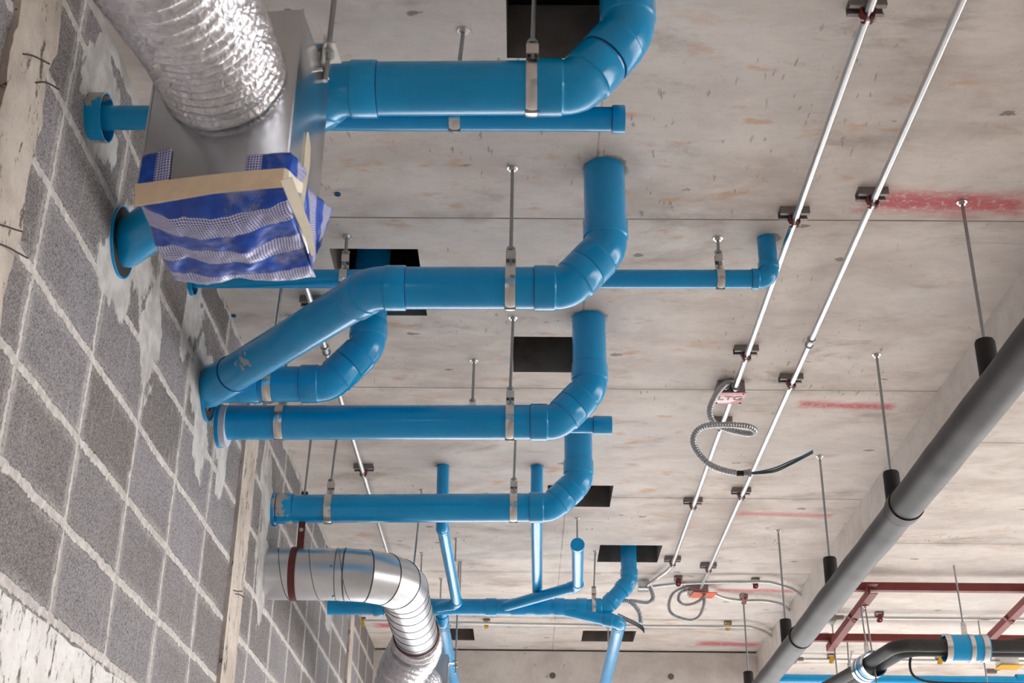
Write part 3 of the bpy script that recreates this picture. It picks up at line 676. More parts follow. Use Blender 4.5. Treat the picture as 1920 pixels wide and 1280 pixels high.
# far plenum box
def plenum(label, F, ex, ey, wdt, dep, hgt, cz, rad, mats=M_GALV):
    """F = front-right-top corner"""
    root = thing('plenum_box', F - V((0, 0, hgt)), label, 'plenum box'); m = MB(); R = Matrix((ex, ey, V((0, 0, 1)))).transposed()
    c = F - ex * wdt / 2 + ey * dep / 2 - V((0, 0, hgt / 2)); m.box(c, (wdt, dep, hgt), R); part(m, 'body', mats, root, bevel=.002)
    for s_ in (0, -1):
        m = MB(); m.box(F + ex * (s_ * wdt + .0005) - V((0, 0, hgt / 2)), (.003, .003, hgt), R); part(m, 'folded_seam', M_GALV, root)
    cc = F - ex * wdt / 2 + V((0, 0, cz)); part(MB().ring(cc + ey * .002, -ey, rad - .004, rad, .03, 48), 'collar', M_GALV, root)
    return root, cc
ex0 = V((1, 0, 0)); ey0 = V((0, 1, 0))
F2 = PY(840, 1226, 6.62)
pb, cc2 = plenum('far small galvanised box at the bottom edge behind the foil duct', F2, ex0, ey0, .255, .12, .36, -.17, .094)
A = Z(860, 1157, H); B_ = PY(854, 1262, F2.y + .06)
hr = thing('box_hanger', (B_.x, F2.y + .06, H), 'thin rod with angle bracket holding the far galvanised box', 'box hanger', None)
part(MB().tube([(B_.x, F2.y + .06, H), B_], .0045, 10), 'rod', M_ROD, hr)
m = MB(); m.box((F2.x + .012, F2.y + .06, B_.z + .05), (.035, .03, .003)); m.box((F2.x + .002, F2.y + .06, B_.z + .06), (.003, .03, .04)); part(m, 'bracket', M_ZINC, hr)
m = MB(); m.tube([(B_.x, F2.y + .06, B_.z + .045), (B_.x, F2.y + .06, B_.z + .03)], .011, 6); m.tube([(B_.x, F2.y + .06, B_.z + .055), (B_.x, F2.y + .06, B_.z + .065)], .011, 6); part(m, 'nut', M_ROD, hr)
flexduct('flexible_duct', 'crinkled foil duct sagging from the steel duct at the bottom edge', [pE - V((0, .12, 0)), pE - V((0.002, .06, .002)), pE + V((-.02, .02, -.03)), pE + V((-.10, .14, -.15)), pE + V((-.07, .30, -.26)), (cc2.x - .02, cc2.y - .22, cc2.z - .10), (cc2.x, cc2.y - .10, cc2.z - .01), (cc2.x, cc2.y - .0, cc2.z)], .101, M_FOIL2, grow=lambda t: 1 + .12 * math.sin(min(t * 3, 1) * math.pi / 1.0) * (t < .8))

# ------------------------------------------------------------------ foreground box, foil duct and striped bag
a_ = math.radians(5.0); EX = V((math.cos(a_), -math.sin(a_), 0)); EY = V((math.sin(a_), math.cos(a_), 0)); EZ = V((0, 0, 1))
F1 = PY(568, 17, 1.78)
def FP(x, y, off=0):     # point on the front face plane
    d = ray(x, y); t_ = (F1 - EY * off).dot(EY) / d.dot(EY); return d * t_
def SP(x, y, off=0):     # point on the right side plane
    d = ray(x, y); t_ = (F1 + EX * off).dot(EX) / d.dot(EX); return d * t_
bl = FP(253, 378); BWD = (F1 - bl).dot(EX); BHT = F1.z - FP(534, 352).z
bk = SP(618, 157); BDP = (bk - F1).dot(EY)
BDP = max(.17, min(.26, BDP))
box1, cc1 = plenum('large galvanised sheet metal box wrapped below in a striped bag', F1, EX, EY, BWD, BDP, BHT, -.142, .096)
flexduct('flexible_duct', 'large crinkled silver foil duct coming from above into the near box', [cc1 + EY * .0, cc1 - EY * .05, cc1 - EY * .16 + V((.006, 0, -.014)), cc1 - EY * .34 + V((.008, 0, -.05)), cc1 - EY * .58 + V((-.012, 0, -.05)), cc1 - EY * .85 + V((-.07, 0, .02)), cc1 - EY * 1.1 + V((-.15, 0, .08))], .102, M_FOIL, pitch=.026, amp=.0052, seg=72)
# hanger rod + bracket for the near box
bt0 = PY(612, 96, F1.y + BDP * .78); hb = thing('box_hanger', (bt0.x, bt0.y, H), 'rod with square bracket and nut holding the near galvanised box', 'box hanger')
rb = PY(609, 152, bt0.y)
part(MB().tube([(bt0.x + .012, bt0.y, H), (rb.x, rb.y, rb.z)], .0052, 14), 'rod', M_ROD, hb)
R_ = Matrix((EX, EY, EZ)).transposed()
side_x = F1 + EY * (BDP * .78)
m = MB(); m.box(V((bt0.x - .006, bt0.y, PY(612, 100, bt0.y).z)), (.058, .058, .003), R_); brk = part(m, 'bracket', M_ZINC, hb)
m = MB(); c = V((side_x.x + .002, side_x.y, PY(600, 108, bt0.y).z)); m.box(c + V((.001, 0, -.0)), (.003, .055, .06), R_); part(m, 'bracket_flange', M_ZINC, brk)
m = MB(); z0 = PY(612, 100, bt0.y).z; m.tube([(bt0.x, bt0.y, z0 - .0015), (bt0.x, bt0.y, z0 - .005)], .016, 24); m.tube([(bt0.x, bt0.y, z0 - .005), (bt0.x, bt0.y, z0 - .016)], .0105, 6); m.tube([(bt0.x + .004, bt0.y, z0 + .002), (bt0.x + .004, bt0.y, z0 + .012)], .0105, 6); part(m, 'nut', M_ROD, hb, ang=20)
m = MB(); c = SP(597, 130, .0); m.tube([c, c + EX * .008], .0032, 10); part(m, 'screw', M_ZINC, hb)

# striped woven bag over the underside of the box
bag = thing('striped_bag', bl, 'blue and white striped woven plastic bag covering the bottom of the near metal box', 'bag')
zb = F1.z - BHT
def boxp(s_, t_, z_): return F1 - EX * (BWD * (1 - s_)) + EY * (BDP * t_) + EZ * (z_ - F1.z)
m = MB(); uv = []; NU, NV = 60, 56; idx = []
for j in range(NV + 1):
    row = []
    for i in range(NU + 1):
        s_ = i / NU; t_ = j / NV
        sg = .030 * (math.sin(math.pi * min(max(s_, 0), 1)) ** .5) * math.sin(math.pi * min(t_ * 1.0, 1)) ** .6 + .036 * t_ 
        wr = (.010 + .010 * t_) * noise.noise((s_ * 4.2, t_ * 2.4, 2)) + .005 * noise.noise((s_ * 9 + t_ * 3, t_ * 7, 8)) + .0018 * noise.noise((s_ * 28, t_ * 22, 3))
        edge = min(1, 8 * t_) 
        p_ = boxp(-.012 + s_ * 1.024, -.02 + t_ * 1.06, zb - .004 - (sg + wr) * edge); row.append(m.vert(p_)); uv.append((s_ * BWD + .01 * noise.noise((t_ * 4, s_, 0)), t_ * .27 + .012 * noise.noise((s_ * 2.4, t_ * 2, 6)) - .012))
    idx.append(row)
for j in range(NV):
    for i in range(NU): m.face((idx[j][i], idx[j][i + 1], idx[j + 1][i + 1], idx[j + 1][i]))
o = part(m, 'bag_bottom', M_WBAG, bag, uv=uv, ang=180)
sol = o.modifiers.new('thickness', 'SOLIDIFY'); sol.thickness = .0012
def flap(name, poly, plane, off, n=16, mat_=M_WBAG2, uscale=1, wr=.004, bulge=None, u0=0.0):
    """poly = 4 pixel corners (tl, tr, br, bl) on a face of the box"""
    q = [plane(*c_, off) for c_ in poly]; m = MB(); uv = []; rows = []
    for j in range(n + 1):
        row = []
        for i in range(n + 1):
            u, v = i / n, j / n; p_ = (q[0] * (1 - u) + q[1] * u) * (1 - v) + (q[3] * (1 - u) + q[2] * u) * v
            nn = -EY if plane is FP else EX; b_ = bulge(u, v) if bulge else 0
            p_ = p_ + nn * (abs(wr * noise.noise((u * 4, v * 4, off * 900))) + b_); row.append(m.vert(p_)); uv.append((u0 + u * (q[1] - q[0]).length * uscale, v * (q[3] - q[0]).length))
        rows.append(row)
    for j in range(n):
        for i in range(n): m.face((rows[j][i], rows[j][i + 1], rows[j + 1][i + 1], rows[j + 1][i]))
    o = part(m, name, mat_, bag, uv=uv, ang=180); s_ = o.modifiers.new('thickness', 'SOLIDIFY'); s_.thickness = .001; return o
flap('corner_flap', [(268, 292), (322, 279), (312, 380), (252, 384)], FP, .004)
flap('corner_flap', [(463, 291), (546, 286), (536, 352), (455, 358)], FP, .004, u0=.045)
flap('side_flap', [(546, 287), (575, 335), (586, 505), (536, 352)], SP, .004, bulge=lambda u, v: .006 * math.sin(math.pi * u))
flap('side_flap', [(566, 345), (612, 392), (588, 456), (584, 505)], SP, .010, bulge=lambda u, v: .012 * u)
# tapes
tp = thing('tape_band', FP(253, 360), 'cream fibre tape tied round the striped bag', 'tape')
pts = [FP(253, 366, .008), FP(330, 355, .009), FP(400, 345, .010), FP(470, 338, .010), FP(532, 333, .009)]
part(MB().ribbon(pts, [.042, .040, .036, .036, .036], EZ, .0012), 'front_band', M_TAPE, tp)
pts = [FP(530, 332, .0095), SP(541, 336, .006), SP(556, 347, .012), SP(568, 354, .013)]
part(MB().ribbon(pts, [.036, .032, .022, .018], EZ, .0012), 'side_band', M_TAPE2, tp)
pts = [SP(537, 335, .014), SP(556, 385, .018), SP(575, 430, .020), SP(588, 478, .020)]
part(MB().ribbon(pts, [.019, .018, .015, .008], (EX + EZ * .35).normalized(), .0012), 'loose_tape', M_TAPE2, tp)
pts = [SP(577, 248, .003), SP(577, 275, .004), SP(575, 310, .005), SP(570, 350, .014), SP(565, 392, .018)]
part(MB().ribbon(pts, [.003, .011, .012, .009, .006], (EX * .7 + EY * .7).normalized(), .0012), 'loose_tape', M_TAPE2, tp)

# ------------------------------------------------------------------ conduits on the soffit
RC = .0098; ZC = H - .034
def clip(label, x, y, z=H, col=None, axis='y', group='strut clips along the long conduits', cz=None):
    """strut piece fixed to the soffit with a clamp gripping a conduit that runs along 'axis'"""
    root = thing('conduit_clip', (x, y, z), label, 'conduit clip', group); col = col or M_RED
    R = Matrix.Identity(3) if axis == 'y' else Matrix.Rotation(math.pi / 2, 3, 'Z')
    L = .082 if axis == 'y' else .036
    m = MB(); o_ = V((x, y, z))
    def bx(c_, s_): m.box(o_ + R @ V(c_), s_, R)
    bx((0, 0, -.0015), (L, .041, .003)); bx((0, -.0195, -.011), (L, .0025, .022)); bx((0, .0195, -.011), (L, .0025, .022)); bx((0, -.0145, -.021), (L, .011, .0025)); bx((0, .0145, -.021), (L, .011, .0025))
    part(m, 'strut', M_STRUT, root)
    m = MB(); cz = (z - .034)
    for s_ in (-1, 1):
        pts = [(s_ * .013, 0, -.012), (s_ * .0155, 0, -.026), (s_ * .012, 0, -.036), (s_ * .0125, 0, -.044), (s_ * .006, 0, -.052)]
        m.ribbon([o_ + R @ V(p_) for p_ in pts], [.028, .026, .022, .026, .018], R @ V((0, 1, 0)), .0028)
    jw = part(m, 'jaw', col, root)
    m = MB(); m.tube([o_ + R @ V((-.016, 0, -.047)), o_ + R @ V((.016, 0, -.047))], .0028, 8); m.tube([o_ + R @ V((.012, 0, -.047)), o_ + R @ V((.017, 0, -.047))], .0055, 6); part(m, 'screw', M_ZINC, jw)
    return root
def conduit(label, pts, r=RC, couplers=(), t=.12, mat_=None):
    root = thing('conduit', pts[0], label, 'conduit'); part(MB().tube(fillet(pts, t, 10) if len(pts) > 2 else pts, r, 16), 'tube', mat_ or M_EMT, root)
    for c_, d in couplers:
        c_ = V(c_); d = V(d); m = MB(); m.tube([c_ - d * .026, c_ - d * .02, c_ - d * .02, c_ + d * .02, c_ + d * .02, c_ + d * .026], [r * 1.3, r * 1.5, r * 1.25, r * 1.25, r * 1.5, r * 1.3], 16)
        part(m, 'coupler', M_ROD, root, ang=20)
    return root
XC1, XC2, XC3 = .947, .752, -.682
cup = Z(1527, 641, ZC); cup3 = Z(608, 655, ZC)
j2 = Z(1309, 1092, H); j3 = Z(1207, 1085, H)
conduit('right hand long steel conduit with a coupler, nearest the black hanging pads', [(XC1, 1.0, ZC), (XC1, j2.y - .02, ZC)], couplers=[((XC1, cup.y, ZC), (0, 1, 0))])
yb = Z(1267, 1052, ZC).y
conduit('middle long steel conduit passing the red lidded box', [(XC2, 1.0, ZC), (XC2, yb + .12, ZC), (j3.x + .02, j3.y + .0, ZC)], t=.09)
conduit('left steel conduit seen behind the blue pipes near the wall', [(XC3, 2.2, ZC), (XC3, 7.9, ZC)], couplers=[((XC3, cup3.y, ZC), (0, 1, 0))])
names1 = ['clip by the wide red paint mark on the right conduit', 'clip on the right conduit above the small red stroke', 'clip on the right conduit over the faint red stroke', 'last clip on the right conduit before the orange box']
for (px, py), lb in zip(((1648, 366), (1495, 712), (1401, 924), (1336, 1064)), names1): clip('grey strut ' + lb, XC1, Z(px, py - 8, H).y)
names2 = ['clip at the top edge of the picture on the middle conduit', 'clip on the middle conduit above the thin turned-up pipe', 'clip on the middle conduit just before the red lidded box', 'clip behind the loop of flexible conduit', 'clip below the hanging wire end on the middle conduit', 'last clip on the middle conduit before its bend']
for (px, py), lb in zip(((1633, 14), (1496, 402), (1406, 659), (1358, 792), (1302, 943), (1267, 1052)), names2): clip('grey strut ' + lb, XC2, Z(px, py - 8, H).y)
for (px, py), lb in zip(((572, 567), (679, 880)), ('clip under the slanted pipe leg on the left conduit', 'clip between the third and fourth thick pipes')): clip('grey strut ' + lb, XC3, Z(px, py - 8, H).y)

# red lidded box with LTG
jb = Z(1369, 722, H); jy = Z(1369, 712, H).y + .048
jr = thing('junction_box', (XC2 + .0, jy, H), 'grey junction box with a pale red lid lettered LTG', 'junction box')
bw = .098
m = MB(); m.box((XC2 - .012, jy, H - .024), (bw, bw * .98, .048)); part(m, 'body', M_STRUT, jr, bevel=.003)
m = MB(); m.box((XC2 - .012, jy, H - .050), (bw + .006, bw + .004, .004)); lid_ = part(m, 'lid', M_COVER, jr, label='pale red lid lettered LTG', bevel=.0015)
m = MB()
for sx_, sy_ in ((-1, -1), (1, -1), (-1, 1), (1, 1)): m.tube([(XC2 - .012 + sx_ * .043, jy + sy_ * .042, H - .052), (XC2 - .012 + sx_ * .043, jy + sy_ * .042, H - .054)], .003, 10)
part(m, 'screw', M_WIRE, lid_)
m = MB(); m.tube([(XC2, jy - bw / 2 - .018, ZC), (XC2, jy - bw / 2, ZC)], .0155, 16); m.tube([(XC2 - .035, jy - bw / 2 - .018, ZC + .004), (XC2 - .035, jy - bw / 2, ZC + .004)], .0155, 16); part(m, 'connector', M_ROD, jr)
cu = bpy.data.curves.new('lettering', 'FONT'); cu.body = 'LTG'; cu.size = .040; cu.extrude = .0003; cu.align_x = 'CENTER'; cu.align_y = 'CENTER'; cu.offset = .0006
to = bpy.data.objects.new('tmp', cu); COL.objects.link(to); bpy.context.view_layer.update()
me = bpy.data.meshes.new_from_object(to.evaluated_get(bpy.context.evaluated_depsgraph_get())); COL.objects.unlink(to); bpy.data.objects.remove(to)
me.materials.clear(); me.materials.append(M_INK)
lt = bpy.data.objects.new('lettering', me); COL.objects.link(lt); lt.parent = lid_
# reads upright from the camera: text x -> +X, text y -> -Y (towards the camera), facing down
lt.rotation_euler = (math.pi, 0, 0); lt.scale = (1.25, 1.15, 1); lt.location = (-.012, 0, -.0526)

def flexconduit(name, label, ctrl, r, mat_=None, pitch=.0095, cat='flexible conduit', root=None):
    pts = resample(spline(ctrl, 16), pitch / 4); rs = [r * (1 + .12 * math.sin(math.pi * i / 2)) for i in range(len(pts))]
    mb = MB().tube(pts, rs, 14)
    if root: return part(mb, name, mat_ or M_FLEX, root, ang=60)
    o = mb.build(name, mat_ or M_FLEX, loc=ctrl[0], ang=60); return tag(o, label, cat)
YL = jy - bw / 2 - .03
fr = thing('flexible_conduit', PY(1373, 716, YL), 'looped grey flexible conduit hanging from the red lidded box, wires at its end', 'flexible conduit')
LP = [(1374, 715, .022), (1362, 718, 0), (1348, 732, -.01), (1336, 752, -.015), (1331, 772, -.01), (1338, 790, .01), (1356, 802, .03), (1385, 810, .035), (1408, 813, .02), (1415, 807, -.01), (1404, 800, -.03), (1380, 797, -.04), (1350, 796, -.045), (1322, 799, -.045), (1305, 810, -.04), (1300, 828, -.035), (1310, 850, -.03), (1330, 870, -.03), (1355, 881, -.03), (1382, 887, -.03)]
lp = [PY(x, y, YL + dy) for x, y, dy in LP]
flexconduit('sheath', None, lp, .0105, root=fr)
e_a = PY(1382, 887, YL - .03); e_b = PY(1394, 887, YL - .03); e_c = PY(1408, 887, YL - .03)
part(MB().tube([e_a, e_b], .0095, 14), 'tape_wrap', M_BLACK, fr)
part(MB().tube([e_b, e_b, e_b.lerp(e_c, .6), e_b.lerp(e_c, .6), e_c, e_c], [.004, .012, .012, .0145, .0145, .005], 12), 'end_fitting', M_ROD, fr, ang=20)
for i, mm in enumerate((M_WB, M_WK, M_WG)):
    dy_ = (-3, 0, 2.5)[i]; w_ = [PY(x, y + dy_ * k_, YL - .03 + .006 * (i - 1)) for x, y, k_ in ((1406, 887, .4), (1430, 885, .8), (1455, 880, 1.3), (1482, 868, 1.2), (1505, 857, .8), (1524, 847, .8))]
    part(MB().tube(spline(w_, 8), [.0026] * (8 * 5 + 1), 8), 'wire', mm, fr)

# cross conduits in the background
def zc_line(pix, z): return [Z(x, y, z) for x, y in pix]
RB = .0085
c = conduit('steel conduit curving right from the far left box to the slab step', [j3 + V((.05, .02, H * 0 + ZC - H))] + zc_line([(1275, 1093), (1370, 1090), (1440, 1090), (1486, 1103), (1510, 1122)], ZC), RB, t=.05)
c = conduit('steel conduit curving right from the orange lidded box', [j2 + V((.09, .1, ZC - H))] + zc_line([(1360, 1122), (1395, 1126), (1430, 1125), (1468, 1132), (1486, 1150)], ZC), RB, t=.05)
c = conduit('long thin conduit crossing the room before the far beam', zc_line([(682, 1163), (912, 1168), (1210, 1173), (1405, 1174), (1432, 1182), (1450, 1195)], ZC), RB, t=.05)
for (px, py, mm, lb) in ((1272, 1078, M_RED, 'red clip left of the pink wire coil'), (1417, 1082, M_RED, 'red clip on the upper curved conduit near the step'), (1395, 1113, M_ORANGE, 'orange red clip on the lower curved conduit'), (1365, 1163, M_YEL, 'yellow clip on the crossing conduit at right'), (912, 1159, M_YEL, 'yellow clip on the crossing conduit below the blue main'), (679, 1156, M_YEL, 'yellow clip at the wall end of the crossing conduit')):
    q = Z(px, py, H); clip(lb, q.x, q.y + .02, col=mm, axis='x', group=None)
# orange lidded box with coils
jo = thing('junction_box', (j2.x, j2.y + .04, H), 'small grey box with an orange lid and loose wires', 'junction box')
m = MB(); m.box((j2.x, j2.y + .04, H - .024), (.10, .10, .048)); part(m, 'body', M_STRUT, jo, bevel=.003)
q = Z(1318, 1106, H - .052); m = MB(); m.box((j2.x + .03, j2.y + .055, H - .052), (.13, .11, .005), Matrix.Rotation(.15, 3, 'Z')); part(m, 'lid', M_COVOR, jo, bevel=.001)
jl = thing('junction_box', (j3.x, j3.y + .04, H), 'small grey box on the soffit right of the far vertical blue pipe', 'junction box')
m = MB(); m.box((j3.x, j3.y + .04, H - .026), (.06, .07, .052)); part(m, 'body', M_GALV, jl, bevel=.003)
YJ = j2.y - .03
lo = [(1306, 1095), (1286, 1100), (1262, 1112), (1254, 1135), (1262, 1152), (1290, 1162), (1308, 1158), (1318, 1140), (1320, 1120), (1312, 1108), (1290, 1106), (1275, 1112), (1273, 1126), (1286, 1134), (1308, 1128), (1324, 1112), (1326, 1095)]
flexconduit('flexible_conduit', 'thin grey flexible conduit coiled twice below the orange lidded box', [PY(x, y, YJ + .05 + .01 * math.sin(i)) for i, (x, y) in enumerate(lo)], .0085)
wl = [(1284, 1108), (1280, 1090), (1290, 1081), (1310, 1079), (1322, 1086), (1323, 1096), (1310, 1104), (1295, 1102), (1284, 1092), (1288, 1082), (1305, 1081), (1318, 1088), (1320, 1100)]
o = MB().tube(spline([PY(x, y, YJ) for x, y in wl], 8), .003, 8).build('wire_coil', M_WP, loc=PY(1284, 1108, YJ)); tag(o, 'small coil of pinkish wire hanging by the orange lidded box', 'wire')
Yq = j3.y
flexconduit('flexible_conduit', 'grey flexible conduit hooking back behind the far blue bend', [PY(x, y, Yq + .02) for x, y in ((1200, 1080), (1212, 1092), (1222, 1110), (1224, 1122), (1214, 1130), (1196, 1128), (1180, 1126))], .0115)
flexconduit('flexible_conduit', 'short grey flexible conduit ending at the loose wires below the far bend', [PY(x, y, Y5 + .05) for x, y in ((1166, 1126), (1180, 1128), (1192, 1138), (1200, 1152), (1202, 1168))], .0115)
wr = thing('wire_bundle', PY(1162, 1150, Y5 + .1), 'loose blue and black wires poking out beside the far blue branch', 'wire')
for i, mm in enumerate((M_WB, M_WG, M_WK)):
    part(MB().tube(spline([PY(x, y + 3 * i, Y5 + .1) for x, y in ((1158, 1150), (1175, 1158), (1192, 1166), (1204, 1174), (1208, 1180))], 6), .003, 8), 'wire', mm, wr)

# ------------------------------------------------------------------ wrapped grey pipe with padded hangers on the right
XP = 1.21; ZP = 1.395; RP = .050
Yj1 = 4.04; Yj2 = 5.77
big = thing('insulated_pipe', (XP, 1.5, ZP), 'big grey wrapped pipe slanting across the right side', 'pipe')
def wrap(y0, y1, r, nm='jacket'):
    n = int((y1 - y0) / .03); pts = []; rs = []
    for i in range(n + 1):
        y = y0 + (y1 - y0) * i / n; pts.append(V((XP + .004 * noise.noise((y * 2, 0, 0)), y, ZP + .003 * noise.noise((y * 2, 5, 0))))); rs.append(r * (1 + .05 * noise.noise((y * 3.4, 2, 2)) + .02 * noise.noise((y * 9, 2, 2))))
    return part(MB().tube(pts, rs, 44), nm, M_WRAP, big, ang=60)
wrap(1.6, Yj1, RP * 1.07); wrap(Yj1, Yj2, RP); wrap(Yj2, 8.5, RP * .97)
part(MB().tube([(XP, Yj1 - .04, ZP), (XP, Yj1 - .04, ZP), (XP, Yj1 + .015, ZP), (XP, Yj1 + .015, ZP)], [RP, RP * 1.16, RP * 1.14, RP], 44), 'joint_collar', M_WRAP, big)
part(MB().tube([(XP, Yj1 + .015, ZP), (XP, Yj1 + .022, ZP)], RP * 1.12, 44), 'joint_ring', M_BLACK, big)
part(MB().tube([(XP, Yj2 - .006, ZP), (XP, Yj2 + .004, ZP)], RP * 1.06, 44), 'joint_ring', M_BLACK, big)
for y_ in (2.16, 3.144, 4.13, 5.10, 6.08, 7.20):
    lb = {2.16: 'outside', 3.144: 'black padded hanger nearest the right edge, rod through the wide red paint mark', 4.13: 'black padded hanger at the ringed joint of the grey pipe', 5.10: 'black padded hanger third from the right edge', 6.08: 'black padded hanger above the lower ringed joint of the grey pipe', 7.20: 'black padded hanger at the bottom edge left of the grey pipe'}[y_]
    if y_ == 2.16: continue
    hgr = thing('padded_hanger', (XP, y_, H), lb, 'pipe hanger', 'padded hangers on the grey pipe')
    part(MB().tube([(XP, y_, H), (XP, y_, ZP + .13)], .0047, 12), 'rod', M_ROD, hgr)
    m = MB(); m.tube([(XP, y_, H), (XP, y_, H - .003)], .0145, 22); m.tube([(XP, y_, H - .003), (XP, y_, H - .011)], .0095, 6); part(m, 'anchor_washer', M_ZINC, hgr, ang=20)
    part(MB().tube([(XP, y_, ZP + .035), (XP, y_, ZP + .148), (XP, y_, ZP + .155)], [.027, .0265, .0235], 28), 'rubber_pad', M_BLACK, hgr)

# ------------------------------------------------------------------ red steel frame under the lower slab
yA = Z(1700, 1097, 1.73).y; yB = Z(1700, 1195, 1.70).y
xa0 = PY(1588, 1096, yA).x; xb0 = PY(1500, 1193, yB).x
fr_ = thing('steel_frame', (xa0, yA, 1.73), 'red oxide steel frame of channels hung under the right slab', 'frame')
for (nm, x0, y, z_) in (('front_rail', xa0, yA, 1.725), ('rear_rail', xb0, yB, 1.70)):
    m = MB(); m.box(((x0 + 4.2) / 2, y, z_), (4.2 - x0, .003, .038)); m.box(((x0 + 4.2) / 2, y + .018, z_ + .0175), (4.2 - x0, .036, .003)); m.box(((x0 + 4.2) / 2, y + .018, z_ - .0175), (4.2 - x0, .036, .003)); part(m, nm, M_STEELRED, fr_)
for (pxa, pxb) in ((1635, 1562), (1940, 1842)):
    a0_ = PY(pxa, 1104, yA - .03); b0_ = PY(pxb, 1198, yB + .0); a0_.z = 1.69; b0_.z = 1.665; d_ = (b0_ - a0_).normalized(); a0_ -= d_ * .03; b0_ += d_ * .10
    sd = d_.cross(V((0, 0, 1))).normalized(); L_ = (b0_ - a0_).length; R = Matrix((sd, d_, sd.cross(d_))).transposed()
    m = MB(); c_ = (a0_ + b0_) / 2; m.box(c_ - sd * .018, (.003, L_, .034), R); m.box(c_ - V((0, 0, .016)), (.038, L_, .003), R); part(m, 'cross_channel', M_STEELRED, fr_)
    for e_ in (a0_ + d_ * .03, b0_ - d_ * .10):
        m = MB(); m.box(e_ + V((0, 0, .03)), (.05, .05, .004), R); m.box(e_ + V((0, 0, .012)) - sd * .024, (.003, .05, .045), R); part(m, 'joining_plate', M_STEELRED, fr_)
    k_ = a0_.lerp(b0_, .42); m = MB(); m.ring(k_ - d_ * .012, d_, .030, .034, .024, 4); part(m, 'hook_plate', M_STEELRED, fr_)
def rod2(label, A, B): A = V(A); B = V(B); return rod(label, (A.x, A.y, H2), B, .0042, group=None)
q = Z(1597, 1078, H2); rod2('short rod holding the left end of the red front rail', q, (q.x, q.y, 1.745))
q = Z(1587, 1178, H2); b_ = PY(1594, 1278, q.y); rod2('rod passing behind the red rear rail to the thin blue pipe', q, b_)
q = V(PY(1519, 1170, yB - .02)); rod2('rod with nuts beside the grey pipe at the red rear rail', (q.x, yB - .03, H2), (q.x, yB - .03, 1.66))
q = PY(1568, 1205, yB); b_ = PY(1577, 1290, yB); rod2('rod dropping from the red frame corner', (q.x, yB + .05, H2), (q.x, yB + .05, b_.z))
q = PY(1838, 1190, 6.9); b_ = PY(1847, 1290, 6.9); rod2('rod dropping behind the blue band clamp', (q.x, 6.9, H2), (q.x, 6.9, b_.z))

# black insulated refrigerant pipes in blue saddles
YR = Z(1795, 1060, H2).y; ZRf = PY(1812, 1213, YR).z
ref = [('upper', -.028, 0.0, 'black insulated pipe nearer the camera in the blue saddles'), ('lower', .028, -.008, 'black insulated pipe on the far side in the blue saddles')]
xbend = PY(1690, 1213, YR).x
for nm, dy, dz, lb in ref:
    xe = xbend + dy * .95
    ctrl = fillet([(4.0, YR + dy, ZRf + dz), (xe, YR + dy, ZRf + dz), (xe - .062, YR + .34, ZRf + dz - .012), (xe - .20, YR + 1.0, ZRf + dz - .03)], {1: .07, 2: .05}, 10)
    o = MB().tube(ctrl, .029, 24).build('insulated_pipe', M_INSUL, loc=ctrl[0]); tag(o, lb, 'pipe')
def saddle(label, c, d, L, rr=.060, rodA=None):
    c = V(c); d = V(d).normalized(); root = thing('pipe_saddle', c, label, 'pipe saddle')
    part(MB().ring(c - d * L / 2, d, rr - .004, rr, L, 40), 'shell', M_PVC, root)
    for k_ in (-.47, .10, .40):
        part(MB().ring(c + d * (L * k_ - .013), d, rr + .0005, rr + .003, .026 if k_ != .1 else .02, 40), 'metal_band', M_ZINC, root)
    if rodA is not None:
        A = V(rodA); t_ = c + V((0, 0, rr)); part(MB().tube([A, t_ + V((0, 0, .03))], .0042, 10), 'rod', M_ROD, root)
        m = MB(); m.box(t_ + V((0, 0, .02)), (.022, .016, .042)); m.tube([t_ + V((0, 0, .055)), t_ + V((0, 0, .042))], .011, 6); part(m, 'clamp_head', M_ZINC, root)
    return root
q = PY(1812, 1213, YR); saddle('blue saddle with three metal bands round the black pipes at right', (q.x, YR, ZRf - .004), (1, 0, 0), .19, rodA=(q.x - .005, YR, H2))
dq = V((-.19, 1, -.03)).normalized(); hk = Z(1615, 1141, 1.66)
saddle('blue saddle at the bottom edge where the black pipes turn away', (xbend - .066, YR + .35, ZRf - .016), dq, .12, rodA=(hk.x, YR + .33, 1.665))
b_ = PY(1641, 1290, hk.y); rod('long rod dropping from the hook plate in front of the turning black pipes', (hk.x + .012, YR + .30, 1.665), (hk.x + .014, YR + .25, b_.z), .0042, group=None)
# black cable sagging below
o = MB().tube(spline([PY(x, y, YR + .1) for x, y in ((1709, 1226), (1706, 1245), (1710, 1262), (1724, 1273), (1755, 1279), (1830, 1281), (1940, 1282))], 8), .006, 10).build('cable', M_INSUL, loc=PY(1709, 1226, YR + .1)); tag(o, 'thin black cable sagging under the black insulated pipes', 'cable')
o = MB().tube(spline([PY(x, y, YR - .03) for x, y in ((1858, 1202), (1880, 1202), (1905, 1199), (1940, 1194))], 6), .004, 10).build('cable', M_INSUL, loc=PY(1858, 1202, YR)); tag(o, 'thin black cable leaving the blue saddle at the right edge', 'cable')
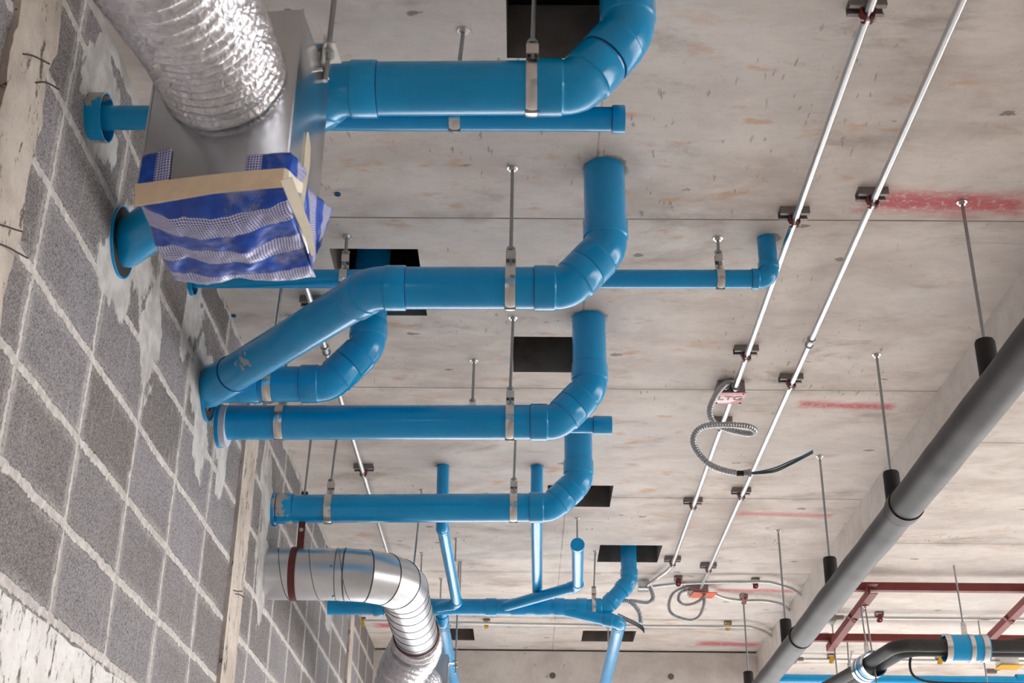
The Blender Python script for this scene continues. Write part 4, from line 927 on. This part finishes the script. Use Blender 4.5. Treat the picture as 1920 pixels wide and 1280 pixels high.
# far thin blue pipe and conduits on the lower slab
Yb = 7.7; a0_ = PY(1436, 1271, Yb); b0_ = PY(1925, 1274, Yb)
o = run('thin blue pipe at the bottom right corner behind the black pipes', [(b0_.x + .6, Yb, a0_.z), (a0_.x, Yb, a0_.z)], .0235); coupling(o, PY(1905, 1272, Yb), (1, 0, 0), .0235, .06)
hanger('rod clamp on the thin blue pipe at the bottom right', (PY(1593, 1180, Yb).x, Yb, H2), V((PY(1595, 1271, Yb).x, Yb, a0_.z)), .0235, .02, group=None, rr=.004)
def lowline(label, py, x0, x1, z=H2 - .03, box=True):
    a = Z(x0, py, z); c_ = Z(x1, py + 4, z); y_ = a.y; conduit(label, [(a.x, y_, z), (4.0, y_, z)], .008)
    m = MB(); m.box((a.x - .03, y_, z), (.09, .05, .05)); m.tube([(a.x + .015, y_, z), (a.x + .06, y_, z)], .012, 12)
    o = m.build('conduit_fitting', M_STRUT, loc=(a.x, y_, z), bevel=.002); return y_, o
y1_, o1 = lowline('thin conduit on the right slab passing above the red frame', 1157, 1560, 1920); tag(o1, 'grey fitting at the grey pipe, end of the conduit above the red frame', 'conduit fitting')
y2_, o2 = lowline('thin conduit on the right slab behind the black pipes', 1235, 1487, 1920); tag(o2, 'grey fitting at the grey pipe, end of the lower right conduit', 'conduit fitting')
for (px, yy, mm, lb) in ((1649, y1_, M_RED, 'red clip seen inside the red frame'), (1559, y2_, M_YEL, 'yellow clip left of the turning black pipes'), (1762, y2_, M_YEL, 'yellow clip under the blue saddle')):
    clip(lb, PY(px, 1157 if yy == y1_ else 1237, yy).x, yy, z=H2, col=mm, axis='x', group=None)
q = PY(1888, 1240, y2_); jx = thing('junction_box', (q.x, y2_, H2), 'grey box with a yellow lid at the right edge', 'junction box')
m = MB(); m.box((q.x, y2_, H2 - .03), (.11, .09, .055)); part(m, 'body', M_EMT, jx, bevel=.003); m = MB(); m.box((q.x + .01, y2_ + .01, H2 - .063), (.13, .13, .006)); part(m, 'lid', M_YEL, jx, bevel=.001)
q = PY(1858, 1258, 7.9); m = MB(); m.box((q.x, 7.9, q.z), (.06, .03, .025)); m.tube([(q.x, 7.9, q.z), (q.x + .06, 7.9, q.z + .015)], .008, 10); o = m.build('conduit_fitting', M_STRUT, loc=q); tag(o, 'small grey fitting below the yellow lidded box', 'conduit fitting')

# ------------------------------------------------------------------ tie wires sticking out of the stiffeners, blue plugs in the slab
for i, (pix, lb) in enumerate((([(42, 101), (60, 104), (78, 112), (93, 120)], 'upper wire above the other at the top left stiffener'), ([(66, 155), (84, 154), (98, 160), (110, 168)], 'lower wire of the pair at the top left stiffener'), ([(-4, 420), (14, 425), (28, 430), (42, 434)], 'wire at the left edge beside the block joint'), ([(-4, 456), (16, 464), (34, 474), (52, 484)], 'lowest wire at the left edge'), ([(437, 1106), (445, 1108), (454, 1108)], 'short wire on the pale stiffener'), ([(441, 1113), (449, 1114), (457, 1119)], 'shorter bent wire on the pale stiffener'))):
    n_ = len(pix); m = MB().tube(spline([PX(x, y, XW + .012 + .02 * k_ / (n_ - 1)) for k_, (x, y) in enumerate(pix)], 5), .0017, 8); o = m.build('tie_wire', M_WIRE, loc=PX(*pix[0], XW + .012)); tag(o, 'rusty ' + lb, 'wire', None)
for (px, py, r_, lb) in ((633, 363, .009, 'blue plug in the slab right of the near box'), (438, 591, .009, 'blue plug in the slab beside the wall top'), ):
    q = Z(px, py, H); m = MB(); m.ring((q.x, q.y, H - .004), (0, 0, 1), r_ * .5, r_, .006, 14); o = m.build('slab_plug', M_WB, loc=q); tag(o, lb, 'plug')
